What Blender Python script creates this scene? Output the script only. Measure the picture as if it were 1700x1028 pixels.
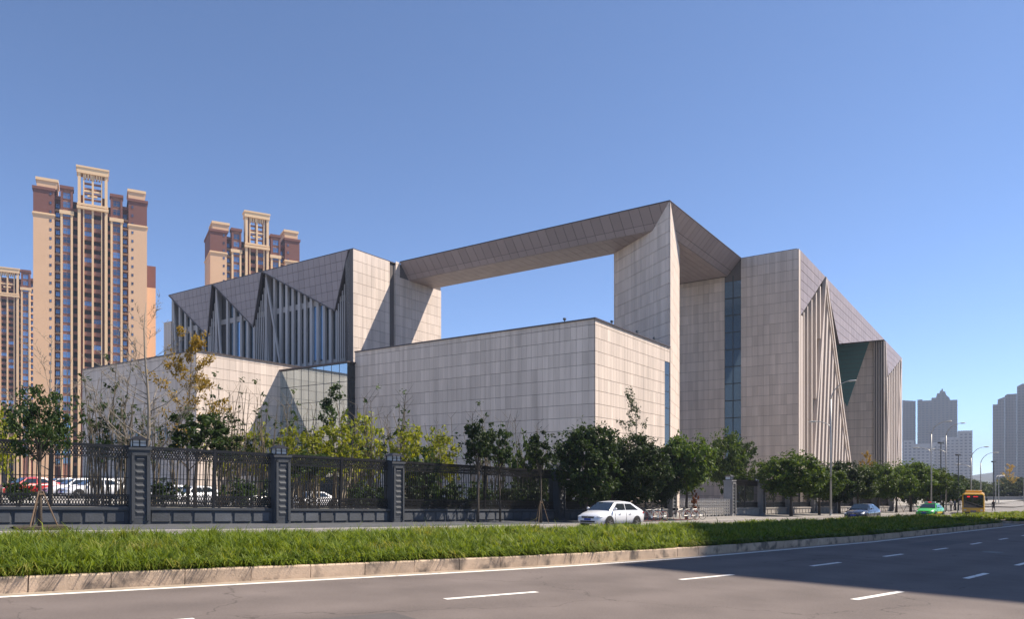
import bpy, math, random
import numpy as np
from mathutils import Vector, Matrix

random.seed(7); rng = np.random.default_rng(7)
R = math.radians
scene = bpy.context.scene
for o in list(bpy.data.objects): bpy.data.objects.remove(o)
COL = scene.collection

# ------------------------------------------------------------------ camera, sky, sun, exposure
FPX, HX, HY, EYE = 1227.0, 850.0, 800.0, 1.65      # focal length / horizon in photo pixels, eye height
cam_d = bpy.data.cameras.new('camera'); cam = bpy.data.objects.new('camera', cam_d); COL.objects.link(cam)
cam.location = (0, 0, EYE); cam.rotation_euler = (R(90), 0, 0)
cam_d.sensor_width = 36; cam_d.lens = 36*FPX/1700; cam_d.shift_y = (HY-514)/1700
cam_d.clip_start = 0.2; cam_d.clip_end = 6000
scene.camera = cam
SUN = Vector((1.42, 0.25, 1.84)).normalized()
SUN_EL = math.asin(SUN.z); SUN_AZ = math.atan2(SUN.x, SUN.y)
w = bpy.data.worlds.new('World'); scene.world = w; w.use_nodes = True
nt = w.node_tree; nt.nodes.clear()
sky = nt.nodes.new('ShaderNodeTexSky'); sky.sky_type = 'NISHITA'; sky.sun_disc = False
sky.sun_elevation = SUN_EL; sky.sun_rotation = SUN_AZ
sky.altitude = 300; sky.air_density = 0.5; sky.dust_density = 0.05; sky.ozone_density = 3.2
bg = nt.nodes.new('ShaderNodeBackground'); bg.inputs[1].default_value = 0.138
wo = nt.nodes.new('ShaderNodeOutputWorld')
nt.links.new(sky.outputs[0], bg.inputs[0]); nt.links.new(bg.outputs[0], wo.inputs[0])
sd = bpy.data.lights.new('sun', 'SUN'); sd.energy = 5.0; sd.angle = R(0.55); sd.color = (1.0, 0.88, 0.74)
so = bpy.data.objects.new('sun', sd); COL.objects.link(so)
so.rotation_euler = (-SUN).to_track_quat('-Z', 'Y').to_euler(); so.location = (60, 20, 90)
vs = scene.view_settings; vs.view_transform = 'Standard'; vs.look = 'None'; vs.gamma = 1; vs.exposure = 0.88
vs.use_curve_mapping = False
scene.render.engine = 'CYCLES'
scene.cycles.max_bounces = 6; scene.cycles.diffuse_bounces = 3; scene.cycles.glossy_bounces = 3
scene.cycles.transmission_bounces = 3; scene.cycles.volume_bounces = 0; scene.cycles.transparent_max_bounces = 8

# ------------------------------------------------------------------ materials
MATS = {}
def mat(name, col, rough=0.8, metal=0.0, var=0.0, scale=8.0, bump=0.0, bscale=60.0, obj_var=0.0, isl_var=0.0,
        spec=0.5, streak=0.0, emit=0.0, col2=None, c2amt=0.5, coat=0.0, c2w=0.12):
    m = bpy.data.materials.new(name); m.use_nodes = True; MATS[name] = m
    t = m.node_tree; p = t.nodes['Principled BSDF']; L = t.links.new
    p.inputs['Roughness'].default_value = rough; p.inputs['Metallic'].default_value = metal
    p.inputs['Specular IOR Level'].default_value = spec
    p.inputs['Coat Weight'].default_value = coat
    if coat: p.inputs['Coat Roughness'].default_value = 0.03
    c4 = (*col, 1)
    rgb = t.nodes.new('ShaderNodeRGB'); rgb.outputs[0].default_value = c4; out = rgb.outputs[0]
    tc = t.nodes.new('ShaderNodeTexCoord'); geo = t.nodes.new('ShaderNodeNewGeometry')
    def noise(sc, det=5, vec=None):
        n = t.nodes.new('ShaderNodeTexNoise'); n.inputs['Scale'].default_value = sc; n.inputs['Detail'].default_value = det
        L(vec if vec else geo.outputs['Position'], n.inputs['Vector']); return n.outputs['Fac']
    def vary(out, fac, amt):
        mr = t.nodes.new('ShaderNodeMapRange'); mr.inputs['To Min'].default_value = 1-amt; mr.inputs['To Max'].default_value = 1+amt
        L(fac, mr.inputs['Value'])
        mx = t.nodes.new('ShaderNodeMix'); mx.data_type = 'RGBA'; mx.blend_type = 'MULTIPLY'; mx.inputs['Factor'].default_value = 1
        L(out, mx.inputs['A']); L(mr.outputs[0], mx.inputs['B']); return mx.outputs['Result']
    if col2:
        mx = t.nodes.new('ShaderNodeMix'); mx.data_type = 'RGBA'
        cr = t.nodes.new('ShaderNodeMapRange'); cr.inputs['From Min'].default_value = c2amt-c2w; cr.inputs['From Max'].default_value = c2amt+c2w
        L(noise(scale*0.7), cr.inputs['Value']); L(cr.outputs[0], mx.inputs['Factor'])
        L(out, mx.inputs['A']); mx.inputs['B'].default_value = (*col2, 1); out = mx.outputs['Result']
    if var: out = vary(out, noise(scale), var*1.8)
    if streak:
        mp = t.nodes.new('ShaderNodeMapping'); mp.inputs['Scale'].default_value = (1.6, 1.6, 0.07)
        L(geo.outputs['Position'], mp.inputs['Vector'])
        out = vary(out, noise(1.0, 6, mp.outputs[0]), streak*1.8)
    if obj_var:
        oi = t.nodes.new('ShaderNodeObjectInfo'); out = vary(out, oi.outputs['Random'], obj_var)
    if isl_var: out = vary(out, geo.outputs['Random Per Island'], isl_var)
    L(out, p.inputs['Base Color'])
    if emit:
        L(out, p.inputs['Emission Color']); p.inputs['Emission Strength'].default_value = emit
    if bump:
        b = t.nodes.new('ShaderNodeBump'); b.inputs['Strength'].default_value = bump; b.inputs['Distance'].default_value = 0.02
        L(noise(bscale, 4), b.inputs['Height']); L(b.outputs[0], p.inputs['Normal'])
    return m

def leaf_mat(name, col, col2, trans=0.35, var=0.35, dry=None):
    m = bpy.data.materials.new(name); m.use_nodes = True; MATS[name] = m
    t = m.node_tree; L = t.links.new; t.nodes.clear()
    o = t.nodes.new('ShaderNodeOutputMaterial'); geo = t.nodes.new('ShaderNodeNewGeometry'); oi = t.nodes.new('ShaderNodeObjectInfo')
    mx = t.nodes.new('ShaderNodeMix'); mx.data_type = 'RGBA'; mx.inputs['A'].default_value = (*col, 1); mx.inputs['B'].default_value = (*col2, 1)
    L(geo.outputs['Random Per Island'], mx.inputs['Factor'])
    colour = mx.outputs['Result']
    if dry:
        nz = t.nodes.new('ShaderNodeTexNoise'); nz.inputs['Scale'].default_value = 0.55; nz.inputs['Detail'].default_value = 4; L(geo.outputs['Position'], nz.inputs['Vector'])
        ad = t.nodes.new('ShaderNodeMath'); ad.operation = 'MULTIPLY_ADD'; ad.inputs[1].default_value = 0.28; L(geo.outputs['Random Per Island'], ad.inputs[0]); L(nz.outputs['Fac'], ad.inputs[2])
        rr = t.nodes.new('ShaderNodeMapRange'); rr.inputs['From Min'].default_value = 0.74; rr.inputs['From Max'].default_value = 1.05; L(ad.outputs[0], rr.inputs['Value'])
        dm = t.nodes.new('ShaderNodeMix'); dm.data_type = 'RGBA'; L(rr.outputs[0], dm.inputs['Factor']); L(colour, dm.inputs['A']); dm.inputs['B'].default_value = (*dry, 1); colour = dm.outputs['Result']
    mr = t.nodes.new('ShaderNodeMapRange'); mr.inputs['To Min'].default_value = 1-var; mr.inputs['To Max'].default_value = 1+var
    L(oi.outputs['Random'], mr.inputs['Value'])
    m2 = t.nodes.new('ShaderNodeMix'); m2.data_type = 'RGBA'; m2.blend_type = 'MULTIPLY'; m2.inputs['Factor'].default_value = 1
    L(colour, m2.inputs['A']); L(mr.outputs[0], m2.inputs['B'])
    p = t.nodes.new('ShaderNodeBsdfPrincipled'); p.inputs['Roughness'].default_value = 0.55; p.inputs['Specular IOR Level'].default_value = 0.22
    tr = t.nodes.new('ShaderNodeBsdfTranslucent')
    L(m2.outputs['Result'], p.inputs['Base Color'])
    g = t.nodes.new('ShaderNodeMix'); g.data_type = 'RGBA'; g.blend_type = 'MULTIPLY'; g.inputs['Factor'].default_value = 1
    L(m2.outputs['Result'], g.inputs['A']); g.inputs['B'].default_value = (1.7, 1.55, 0.6, 1)
    L(g.outputs['Result'], tr.inputs['Color'])
    ms = t.nodes.new('ShaderNodeMixShader'); ms.inputs[0].default_value = trans
    L(p.outputs[0], ms.inputs[1]); L(tr.outputs[0], ms.inputs[2]); L(ms.outputs[0], o.inputs[0])
    return m

mat('stone', (0.595, 0.51, 0.445), 0.72, var=0.07, scale=0.12, streak=0.20, obj_var=0.08, isl_var=0.08, spec=0.3)
mat('stone_joint', (0.13, 0.115, 0.11), 0.95)
mat('mauve_panel', (0.31, 0.255, 0.25), 0.5, var=0.04, scale=0.4, obj_var=0.06, isl_var=0.07, spec=0.4)
mat('mauve_joint', (0.08, 0.07, 0.075), 0.9)
mat('fin_stone', (0.36, 0.335, 0.325), 0.75, var=0.06, scale=0.5, streak=0.12, obj_var=0.06)
mat('fin_light', (0.56, 0.48, 0.42), 0.7, var=0.05, scale=0.5, streak=0.10, obj_var=0.06)
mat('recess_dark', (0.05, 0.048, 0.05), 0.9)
mat('fin_pale', (0.43, 0.405, 0.395), 0.75, var=0.06, scale=0.5, obj_var=0.08)
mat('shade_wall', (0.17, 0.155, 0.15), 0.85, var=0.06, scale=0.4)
mat('roof_grey', (0.08, 0.08, 0.08), 0.9, var=0.08)
mat('coping', (0.085, 0.07, 0.07), 0.5, metal=0.3)
mat('dark_glass', (0.012, 0.02, 0.026), 0.06, spec=0.7)
mat('mirror_glass', (0.52, 0.60, 0.62), 0.03, metal=0.85, spec=0.8)
mat('blue_glass', (0.27, 0.48, 0.72), 0.05, metal=0.8, spec=0.9)
mat('tower_glass', (0.13, 0.22, 0.33), 0.08, metal=0.6, spec=0.9, obj_var=0.6)
mat('green_glass', (0.10, 0.27, 0.27), 0.12, metal=0.35, spec=0.7)
mat('mullion', (0.05, 0.06, 0.065), 0.4, metal=0.5)
mat('asphalt', (0.142, 0.120, 0.110), 0.88, var=0.10, scale=1.2, bump=0.5, bscale=130, spec=0.25)
mat('asphalt_old', (0.17, 0.16, 0.15), 0.9, var=0.1, scale=0.8, bump=0.3, bscale=90)
mat('road_paint', (0.74, 0.71, 0.66), 0.65, var=0.08, scale=9, col2=(0.34, 0.31, 0.285), c2amt=0.66, c2w=0.05)
mat('soil', (0.055, 0.042, 0.028), 0.95, var=0.2, scale=6)
mat('ground', (0.33, 0.315, 0.30), 0.95, var=0.25, scale=0.5, col2=(0.16, 0.16, 0.10), c2amt=0.6)
mat('kerb_stone', (0.44, 0.335, 0.245), 0.85, var=0.16, scale=3, obj_var=0.10, bump=0.4, bscale=30, col2=(0.15, 0.12, 0.095), c2amt=0.575, c2w=0.07)
mat('iron', (0.012, 0.012, 0.014), 0.45, metal=0.3)
mat('shade_stone', (0.045, 0.052, 0.062), 0.7, var=0.15, scale=2.5, obj_var=0.10, bump=0.3, bscale=20)  # stone darkened to stand for the shade on the left fence
mat('shade_stone_block', (0.07, 0.078, 0.09), 0.75, var=0.2, scale=2.0, obj_var=0.25, bump=0.4, bscale=14)  # base wall blocks, the same shade put into their colour
mat('pale_granite', (0.37, 0.345, 0.32), 0.8, var=0.12, scale=2.5, obj_var=0.1)
mat('grey_granite', (0.20, 0.20, 0.205), 0.75, var=0.15, scale=2.5, obj_var=0.1)
mat('lantern_white', (0.55, 0.57, 0.58), 0.4)
mat('bark', (0.085, 0.068, 0.052), 0.9, var=0.2, scale=9, obj_var=0.2, bump=0.4, bscale=25)
mat('bark_pale', (0.26, 0.225, 0.18), 0.9, var=0.15, scale=6, obj_var=0.2)
mat('cane', (0.13, 0.105, 0.07), 0.8, obj_var=0.25)
mat('stake_wood', (0.16, 0.11, 0.07), 0.85, var=0.15, obj_var=0.2)
leaf_mat('leaf_dark', (0.014, 0.032, 0.009), (0.04, 0.07, 0.016), 0.28)
leaf_mat('leaf_mid', (0.025, 0.055, 0.010), (0.08, 0.12, 0.022), 0.34)
leaf_mat('leaf_yellow', (0.14, 0.19, 0.014), (0.31, 0.32, 0.028), 0.42)
leaf_mat('leaf_gold', (0.26, 0.17, 0.020), (0.40, 0.27, 0.04), 0.35)
leaf_mat('leaf_far', (0.035, 0.055, 0.022), (0.06, 0.085, 0.03), 0.25)
leaf_mat('grass', (0.055, 0.10, 0.010), (0.19, 0.25, 0.03), 0.40, var=0.0, dry=(0.36, 0.28, 0.11))
leaf_mat('leaf_rust', (0.16, 0.06, 0.03), (0.25, 0.10, 0.05), 0.3)
mat('tan', (0.66, 0.42, 0.25), 0.8, var=0.04, scale=0.15)
mat('tan_trim', (0.72, 0.50, 0.29), 0.75)
mat('maroon', (0.17, 0.065, 0.05), 0.8, var=0.06, scale=0.2)
mat('maroon_dark', (0.10, 0.05, 0.042), 0.85)
mat('brick_pink', (0.27, 0.12, 0.08), 0.8)
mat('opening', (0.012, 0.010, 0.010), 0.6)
mat('far_wall', (0.17, 0.155, 0.15), 0.85, var=0.05, scale=0.05)
mat('far_window', (0.06, 0.065, 0.075), 0.4)
mat('far_white', (0.36, 0.35, 0.35), 0.8)
mat('far_white_window', (0.12, 0.12, 0.13), 0.4)
mat('hill', (0.10, 0.11, 0.10), 0.95)
mat('paint_white', (0.72, 0.74, 0.78), 0.3, spec=0.6, coat=0.8)
mat('paint_navy', (0.030, 0.036, 0.055), 0.25, metal=0.4, coat=1.0)
mat('paint_green', (0.045, 0.42, 0.045), 0.35, coat=0.8)
mat('paint_red', (0.50, 0.018, 0.022), 0.3, coat=0.8)
mat('paint_silver', (0.45, 0.46, 0.47), 0.3, metal=0.6, coat=0.8)
mat('paint_black', (0.015, 0.015, 0.017), 0.25, coat=1.0)
mat('paint_yellow', (0.82, 0.44, 0.012), 0.35, coat=0.7)
mat('car_glass', (0.012, 0.018, 0.022), 0.04, spec=0.9, coat=0.5)
mat('rubber', (0.014, 0.014, 0.014), 0.85)
mat('rim', (0.42, 0.42, 0.43), 0.3, metal=0.85)
mat('chrome', (0.6, 0.6, 0.62), 0.2, metal=0.95)
mat('black_plastic', (0.018, 0.018, 0.019), 0.55)
mat('lamp_clear', (0.62, 0.65, 0.68), 0.12, spec=0.9, coat=1.0)
mat('lamp_red', (0.45, 0.012, 0.012), 0.2, coat=1.0)
mat('plate_blue', (0.02, 0.06, 0.32), 0.4)
mat('led_red', (1.0, 0.03, 0.03), 0.5, emit=0.45)
mat('pole_grey', (0.42, 0.42, 0.41), 0.45, metal=0.4)
mat('pole_dark', (0.06, 0.065, 0.07), 0.5, metal=0.3)
mat('lamp_head', (0.5, 0.5, 0.48), 0.4, metal=0.3)
mat('steel', (0.50, 0.47, 0.44), 0.35, metal=0.7)
mat('bike_red', (0.30, 0.05, 0.03), 0.4)
mat('sand', (0.30, 0.245, 0.19), 0.9, var=0.2, scale=3)
mat('asphalt_patch', (0.085, 0.075, 0.071), 0.9, var=0.12, scale=3, bump=0.4, bscale=110)
mat('manhole', (0.10, 0.09, 0.08), 0.6, metal=0.5, var=0.2, scale=20)
mat('bike_frame', (0.55, 0.54, 0.52), 0.4, metal=0.3)
mat('cloth_white', (0.65, 0.63, 0.62), 0.9)
mat('cloth_blue', (0.05, 0.07, 0.14), 0.9)
mat('cloth_dark', (0.03, 0.03, 0.035), 0.9)
mat('cloth_pink', (0.45, 0.25, 0.25), 0.9)
mat('skin', (0.42, 0.25, 0.18), 0.6)
mat('wood_red', (0.16, 0.07, 0.05), 0.7)
mat('beige_tower', (0.40, 0.35, 0.30), 0.85, var=0.05, scale=0.2)

# wear on the carriageway: wheel tracks along the lanes and cracks, laid out in street coordinates (UV = along, across)
def road_wear(m):
    t = m.node_tree; L = t.links.new; p = t.nodes['Principled BSDF']; src = p.inputs['Base Color'].links[0].from_socket
    uv = t.nodes.new('ShaderNodeUVMap'); sp = t.nodes.new('ShaderNodeSeparateXYZ'); L(uv.outputs[0], sp.inputs[0])
    def math_(op, a, b=None, c=None):
        n = t.nodes.new('ShaderNodeMath'); n.operation = op
        for i, v in enumerate((a, b, c)):
            if v is None: continue
            if isinstance(v, (int, float)): n.inputs[i].default_value = v
            else: L(v, n.inputs[i])
        return n.outputs[0]
    wv = math_('SINE', math_('MULTIPLY_ADD', sp.outputs['Y'], 2*math.pi/1.875, 1.2))      # two wheel paths per 3.75 m lane
    nz = t.nodes.new('ShaderNodeTexNoise'); nz.inputs['Scale'].default_value = 0.5; nz.inputs['Detail'].default_value = 5
    mp = t.nodes.new('ShaderNodeMapping'); mp.inputs['Scale'].default_value = (0.12, 1.6, 1); L(uv.outputs[0], mp.inputs[0]); L(mp.outputs[0], nz.inputs['Vector'])
    tr = math_('MULTIPLY', wv, math_('MULTIPLY', nz.outputs['Fac'], 0.13))
    gr = t.nodes.new('ShaderNodeTexNoise'); gr.inputs['Scale'].default_value = 28; gr.inputs['Detail'].default_value = 3; L(uv.outputs[0], gr.inputs['Vector'])
    grain = math_('MULTIPLY', math_('SUBTRACT', gr.outputs['Fac'], 0.5), 0.55)
    st = t.nodes.new('ShaderNodeTexNoise'); st.inputs['Scale'].default_value = 0.35; st.inputs['Detail'].default_value = 6; L(uv.outputs[0], st.inputs['Vector'])
    stain = math_('MULTIPLY', math_('SUBTRACT', st.outputs['Fac'], 0.5), 0.7)
    vo = t.nodes.new('ShaderNodeTexVoronoi'); vo.feature = 'DISTANCE_TO_EDGE'; vo.inputs['Scale'].default_value = 0.16
    wq = t.nodes.new('ShaderNodeTexNoise'); wq.inputs['Scale'].default_value = 0.8; wq.inputs['Detail'].default_value = 6; L(uv.outputs[0], wq.inputs['Vector'])
    va = t.nodes.new('ShaderNodeVectorMath'); va.operation = 'MULTIPLY_ADD'; L(wq.outputs['Color'], va.inputs[0]); va.inputs[1].default_value = (2.2, 2.2, 0); L(uv.outputs[0], va.inputs[2]); L(va.outputs[0], vo.inputs['Vector'])
    cr = t.nodes.new('ShaderNodeMapRange'); cr.inputs['From Max'].default_value = 0.0035; cr.inputs['To Min'].default_value = -0.42; cr.inputs['To Max'].default_value = 0; L(vo.outputs['Distance'], cr.inputs['Value'])
    tot = math_('ADD', math_('ADD', math_('ADD', tr, grain), math_('ADD', stain, cr.outputs[0])), 1.0)
    mx = t.nodes.new('ShaderNodeMix'); mx.data_type = 'RGBA'; mx.blend_type = 'MULTIPLY'; mx.inputs['Factor'].default_value = 1
    L(src, mx.inputs['A']); L(tot, mx.inputs['B']); L(mx.outputs['Result'], p.inputs['Base Color'])
road_wear(MATS['asphalt'])

# sidewalk paving: brick pattern too small to pick apart
def paving(name, c1, c2, cm, sc):
    m = mat(name, c1, 0.88); t = m.node_tree; p = t.nodes['Principled BSDF']
    geo = t.nodes.new('ShaderNodeNewGeometry'); mp = t.nodes.new('ShaderNodeMapping'); mp.inputs['Rotation'].default_value = (0, 0, R(-43))
    b = t.nodes.new('ShaderNodeTexBrick'); b.inputs['Color1'].default_value = (*c1, 1); b.inputs['Color2'].default_value = (*c2, 1)
    b.inputs['Mortar'].default_value = (*cm, 1); b.inputs['Scale'].default_value = sc; b.inputs['Mortar Size'].default_value = 0.012
    t.links.new(geo.outputs['Position'], mp.inputs[0]); t.links.new(mp.outputs[0], b.inputs['Vector'])
    n = t.nodes.new('ShaderNodeTexNoise'); n.inputs['Scale'].default_value = 0.9; t.links.new(geo.outputs['Position'], n.inputs['Vector'])
    mr = t.nodes.new('ShaderNodeMapRange'); mr.inputs['To Min'].default_value = 0.75; mr.inputs['To Max'].default_value = 1.25
    t.links.new(n.outputs['Fac'], mr.inputs['Value'])
    mx = t.nodes.new('ShaderNodeMix'); mx.data_type = 'RGBA'; mx.blend_type = 'MULTIPLY'; mx.inputs['Factor'].default_value = 1
    t.links.new(b.outputs['Color'], mx.inputs['A']); t.links.new(mr.outputs[0], mx.inputs['B'])
    t.links.new(mx.outputs['Result'], p.inputs['Base Color'])
paving('paving_shade', (0.085, 0.09, 0.10), (0.06, 0.065, 0.072), (0.03, 0.03, 0.03), 1.6)  # shade over the left sidewalk put into the paving colour
paving('paving', (0.25, 0.235, 0.22), (0.19, 0.18, 0.17), (0.09, 0.085, 0.08), 1.6)

# ------------------------------------------------------------------ mesh helpers
class MB:
    def __init__(s): s.v = []; s.f = []; s.m = []
    def add(s, vs, fs, mi=0):
        o = len(s.v); s.v += [tuple(p) for p in vs]; s.f += [tuple(i+o for i in f) for f in fs]; s.m += [mi]*len(fs); return s
    def box(s, x0, x1, y0, y1, z0, z1, mi=0):
        v = [(x0,y0,z0),(x1,y0,z0),(x1,y1,z0),(x0,y1,z0),(x0,y0,z1),(x1,y0,z1),(x1,y1,z1),(x0,y1,z1)]
        return s.add(v, [(0,3,2,1),(4,5,6,7),(0,1,5,4),(1,2,6,5),(2,3,7,6),(3,0,4,7)], mi)
    def prism(s, pts, vec, mi=0):
        """closed prism: polygon pts (3D) swept by vec"""
        n = len(pts); P = [Vector(p) for p in pts]; V = Vector(vec)
        nr = Vector((0,0,0))
        for i in range(n): nr += P[i].cross(P[(i+1) % n])
        if nr.dot(V) > 0: P = P[::-1]
        vs = P + [p+V for p in P]
        fs = [tuple(range(n)), tuple(range(2*n-1, n-1, -1))] + [(i, i+n, (i+1) % n+n, (i+1) % n)  for i in range(n)]
        return s.add(vs, fs, mi)
    def bar(s, a, b, w, d, up=(0,0,1), mi=0):
        """rectangular bar a->b; w across, d in the third direction"""
        a = Vector(a); b = Vector(b); t = (b-a).normalized(); u = Vector(up)
        x = t.cross(u)
        if x.length < 1e-4: x = t.cross(Vector((0,1,0)))
        x.normalize(); y = x.cross(t).normalized()
        q = [x*(w/2)+y*(d/2), -x*(w/2)+y*(d/2), -x*(w/2)-y*(d/2), x*(w/2)-y*(d/2)]
        return s.add([a+k for k in q]+[b+k for k in q], [(0,1,2,3),(7,6,5,4),(0,4,5,1),(1,5,6,2),(2,6,7,3),(3,7,4,0)], mi)
    def tube(s, pts, rad, n=8, mi=0, caps=True):
        P = [Vector(p) for p in pts]; k = len(P); o = len(s.v)
        if not isinstance(rad, (list, tuple)): rad = [rad]*k
        ref = None; vs = []; fs = []
        for i in range(k):
            t = (P[min(i+1,k-1)]-P[max(i-1,0)]).normalized()
            if ref is None: ref = Vector((1,0,0)) if abs(t.x) < 0.8 else Vector((0,1,0))
            x = (ref - t*ref.dot(t)).normalized(); ref = x; y = t.cross(x)
            for j in range(n):
                a = 2*math.pi*j/n; vs.append(P[i] + (x*math.cos(a)+y*math.sin(a))*rad[i])
        for i in range(k-1):
            for j in range(n):
                fs.append((i*n+j, i*n+(j+1) % n, (i+1)*n+(j+1) % n, (i+1)*n+j))
        if caps: fs += [tuple(range(n-1,-1,-1)), tuple((k-1)*n+j for j in range(n))]
        return s.add(vs, fs, mi)
    def lathe(s, prof, axis='z', n=20, c=(0,0,0), mi=0):
        """prof: [(r, h)] revolved about axis"""
        vs = []; fs = []; k = len(prof); c = Vector(c)
        for r, h in prof:
            for j in range(n):
                a = 2*math.pi*j/n; p, q = r*math.cos(a), r*math.sin(a)
                vs.append(c + (Vector((p,q,h)) if axis == 'z' else Vector((p,h,q)) if axis == 'y' else Vector((h,p,q))))
        for i in range(k-1):
            for j in range(n): fs.append((i*n+j, i*n+(j+1) % n, (i+1)*n+(j+1) % n, (i+1)*n+j))
        fs += [tuple(range(n-1,-1,-1)), tuple((k-1)*n+j for j in range(n))]
        return s.add(vs, fs, mi)
    def ellip(s, c, r, n=10, m=6, mi=0):
        vs = []; fs = []
        for i in range(m+1):
            b = -math.pi/2+math.pi*i/m
            for j in range(n):
                a = 2*math.pi*j/n
                vs.append((c[0]+r[0]*math.cos(b)*math.cos(a), c[1]+r[1]*math.cos(b)*math.sin(a), c[2]+r[2]*math.sin(b)))
        for i in range(m):
            for j in range(n): fs.append((i*n+j, i*n+(j+1) % n, (i+1)*n+(j+1) % n, (i+1)*n+j))
        return s.add(vs, fs, mi)
    def build(s, name, mats, parent=None, smooth=False, off=(0,0,0), me_only=False):
        me = bpy.data.meshes.new(name)
        vs = s.v if off == (0,0,0) else [(x+off[0], y+off[1], z+off[2]) for x, y, z in s.v]
        me.from_pydata(vs, [], s.f)
        mats = [mats] if isinstance(mats, str) else mats
        for m in mats: me.materials.append(MATS[m])
        if len(mats) > 1: me.polygons.foreach_set('material_index', s.m)
        if smooth: me.polygons.foreach_set('use_smooth', [True]*len(s.f))
        me.update()
        if me_only: return me
        return link(name, me, parent)

def link(name, me, parent=None, loc=None, rotz=None, scale=None):
    o = bpy.data.objects.new(name, me); COL.objects.link(o)
    if parent: o.parent = parent
    if loc is not None: o.location = loc
    if rotz is not None: o.rotation_euler = (0,0,rotz)
    if scale is not None: o.scale = scale
    return o
def tag(o, label=None, cat=None, group=None, kind=None):
    if label: o['label'] = label
    if cat: o['category'] = cat
    if group: o['group'] = group
    if kind: o['kind'] = kind
    return o
def thing(name, label, cat, loc=(0,0,0), rotz=0, group=None):
    o = bpy.data.objects.new(name, None); COL.objects.link(o); o.empty_display_size = 0.3
    o.location = loc; o.rotation_euler = (0,0,rotz); return tag(o, label, cat, group)
def copy_tree(o, parent=None):
    c = o.copy(); COL.objects.link(c); c.parent = parent
    for ch in o.children: copy_tree(ch, c)
    return c
def fast_mesh(name, verts, faces, matname, k):
    """verts (N,3), faces (M,k) uniform"""
    me = bpy.data.meshes.new(name); M = len(faces)
    me.vertices.add(len(verts)); me.vertices.foreach_set('co', np.asarray(verts, dtype=np.float32).ravel())
    me.loops.add(M*k); me.loops.foreach_set('vertex_index', np.asarray(faces, dtype=np.int32).ravel())
    me.polygons.add(M); me.polygons.foreach_set('loop_start', np.arange(0, M*k, k, dtype=np.int32))
    me.update(calc_edges=True); me.materials.append(MATS[matname]); return me

# ------------------------------------------------------------------ the lie of the land
ds = 0.5; SS = np.arange(-60, 420, ds)
head = np.radians(np.interp(SS, [-60, 8, 20, 420], [52.5, 52.5, 43.8, 43.8]))
EX = np.cumsum(np.sin(head))*ds; EY = np.cumsum(np.cos(head))*ds
i0 = int(np.argmin(np.abs(SS))); EX += -8.2-EX[i0]; EY += 11.8-EY[i0]
def sn(s, n):
    x = np.interp(s, SS, EX); y = np.interp(s, SS, EY); h = np.interp(s, SS, head)
    return float(x-np.cos(h)*n), float(y+np.sin(h)*n)
def hd(s): return float(np.interp(s, SS, head))
def to_sn(x, y):
    i = int(np.argmin((EX-x)**2+(EY-y)**2)); h = head[i]; dx, dy = x-EX[i], y-EY[i]
    return SS[i]+dx*math.sin(h)+dy*math.cos(h), -dx*math.cos(h)+dy*math.sin(h)
QX = [-1000, -3, -1.0, 0, 1, 1.8, 2.3, 3.3, 4.2, 6, 1000]; QF = [-0.9, -0.85, -0.6, 0, 1, 1.56, 1.88, 2.6, 2.95, 3.05, 3.05]
def gq(x, y): return -float(np.interp(0.0172*y+0.0248*x, QX, QF))
def gz(x, y):
    z = gq(x, y); s, n = to_sn(x, y)
    if n > 20.2: z += 0.6*min(1, max(0, (n-20.2)/1.5))*min(1, max(0, (24-s)/8))
    return z
def px(pxx, Y): return ((pxx-HX)/FPX)*Y
def pz(py, Y): return EYE+(HY-py)/FPX*Y
def at_n(pxx, n):
    """point on the line n = const of the street seen at photo column pxx"""
    r = (pxx-HX)/FPX; best = None
    for s in np.arange(-30, 300, 0.25):
        x, y = sn(s, n)
        if y > 1 and (best is None or abs(x/y-r) < best[0]): best = (abs(x/y-r), s, x, y)
    return best[1:]

# ------------------------------------------------------------------ ground, road, pavements
gxs = np.unique(np.concatenate([np.arange(-2400, -120, 120), np.arange(-120, 180, 3), np.arange(180, 2401, 120)]))
gys = np.unique(np.concatenate([np.arange(-700, -30, 60), np.arange(-30, 240, 3), np.arange(240, 2401, 120)]))
gv = []
for y in gys:
    for x in gxs:
        z = gz(x, y); s, n = to_sn(x, y)
        if -24 < n < 20.1 and -50 < s < 400: z -= 0.45
        if 100 < s < 160 and 0 < n < 95: z -= 0.45
        gv.append((x, y, z))
nx = len(gxs)
gf = [(j*nx+i, j*nx+i+1, (j+1)*nx+i+1, (j+1)*nx+i) for j in range(len(gys)-1) for i in range(nx-1)]
g = MB().add(gv, gf).build('ground', 'ground'); tag(g, kind='structure')

def strip(name, mname, s0, s1, n0, n1, dz, step=1.0, crown=0.0, nn=1, kind='structure', parent=None):
    k = max(1, int(math.ceil((s1-s0)/step))); m = MB(); vs = []
    for i in range(k+1):
        s = s0+(s1-s0)*i/k
        for j in range(nn+1):
            f = j/nn; n = n0+(n1-n0)*f; x, y = sn(s, n); vs.append((x, y, gq(x, y)+dz+crown*math.sin(math.pi*f)))
    fs = [(i*(nn+1)+j, (i+1)*(nn+1)+j, (i+1)*(nn+1)+j+1, i*(nn+1)+j+1) for i in range(k) for j in range(nn)]
    o = m.add(vs, fs).build(name, mname, parent)
    if mname == 'asphalt':
        uvl = o.data.uv_layers.new(name='UVMap')
        for lp in o.data.loops:
            i, j = divmod(lp.vertex_index, nn+1); uvl.data[lp.index].uv = (s0+(s1-s0)*i/k, n0+(n1-n0)*j/nn)
    if kind and not parent: tag(o, kind=kind)
    return o
ROAD, LANE, WALK = -0.15, -0.13, 0.0
NOSE, NOSE2 = 64.0, 72.0
strip('road', 'asphalt', -48, 300, -13.5, 0.35, ROAD, 1.0, nn=6)
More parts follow.
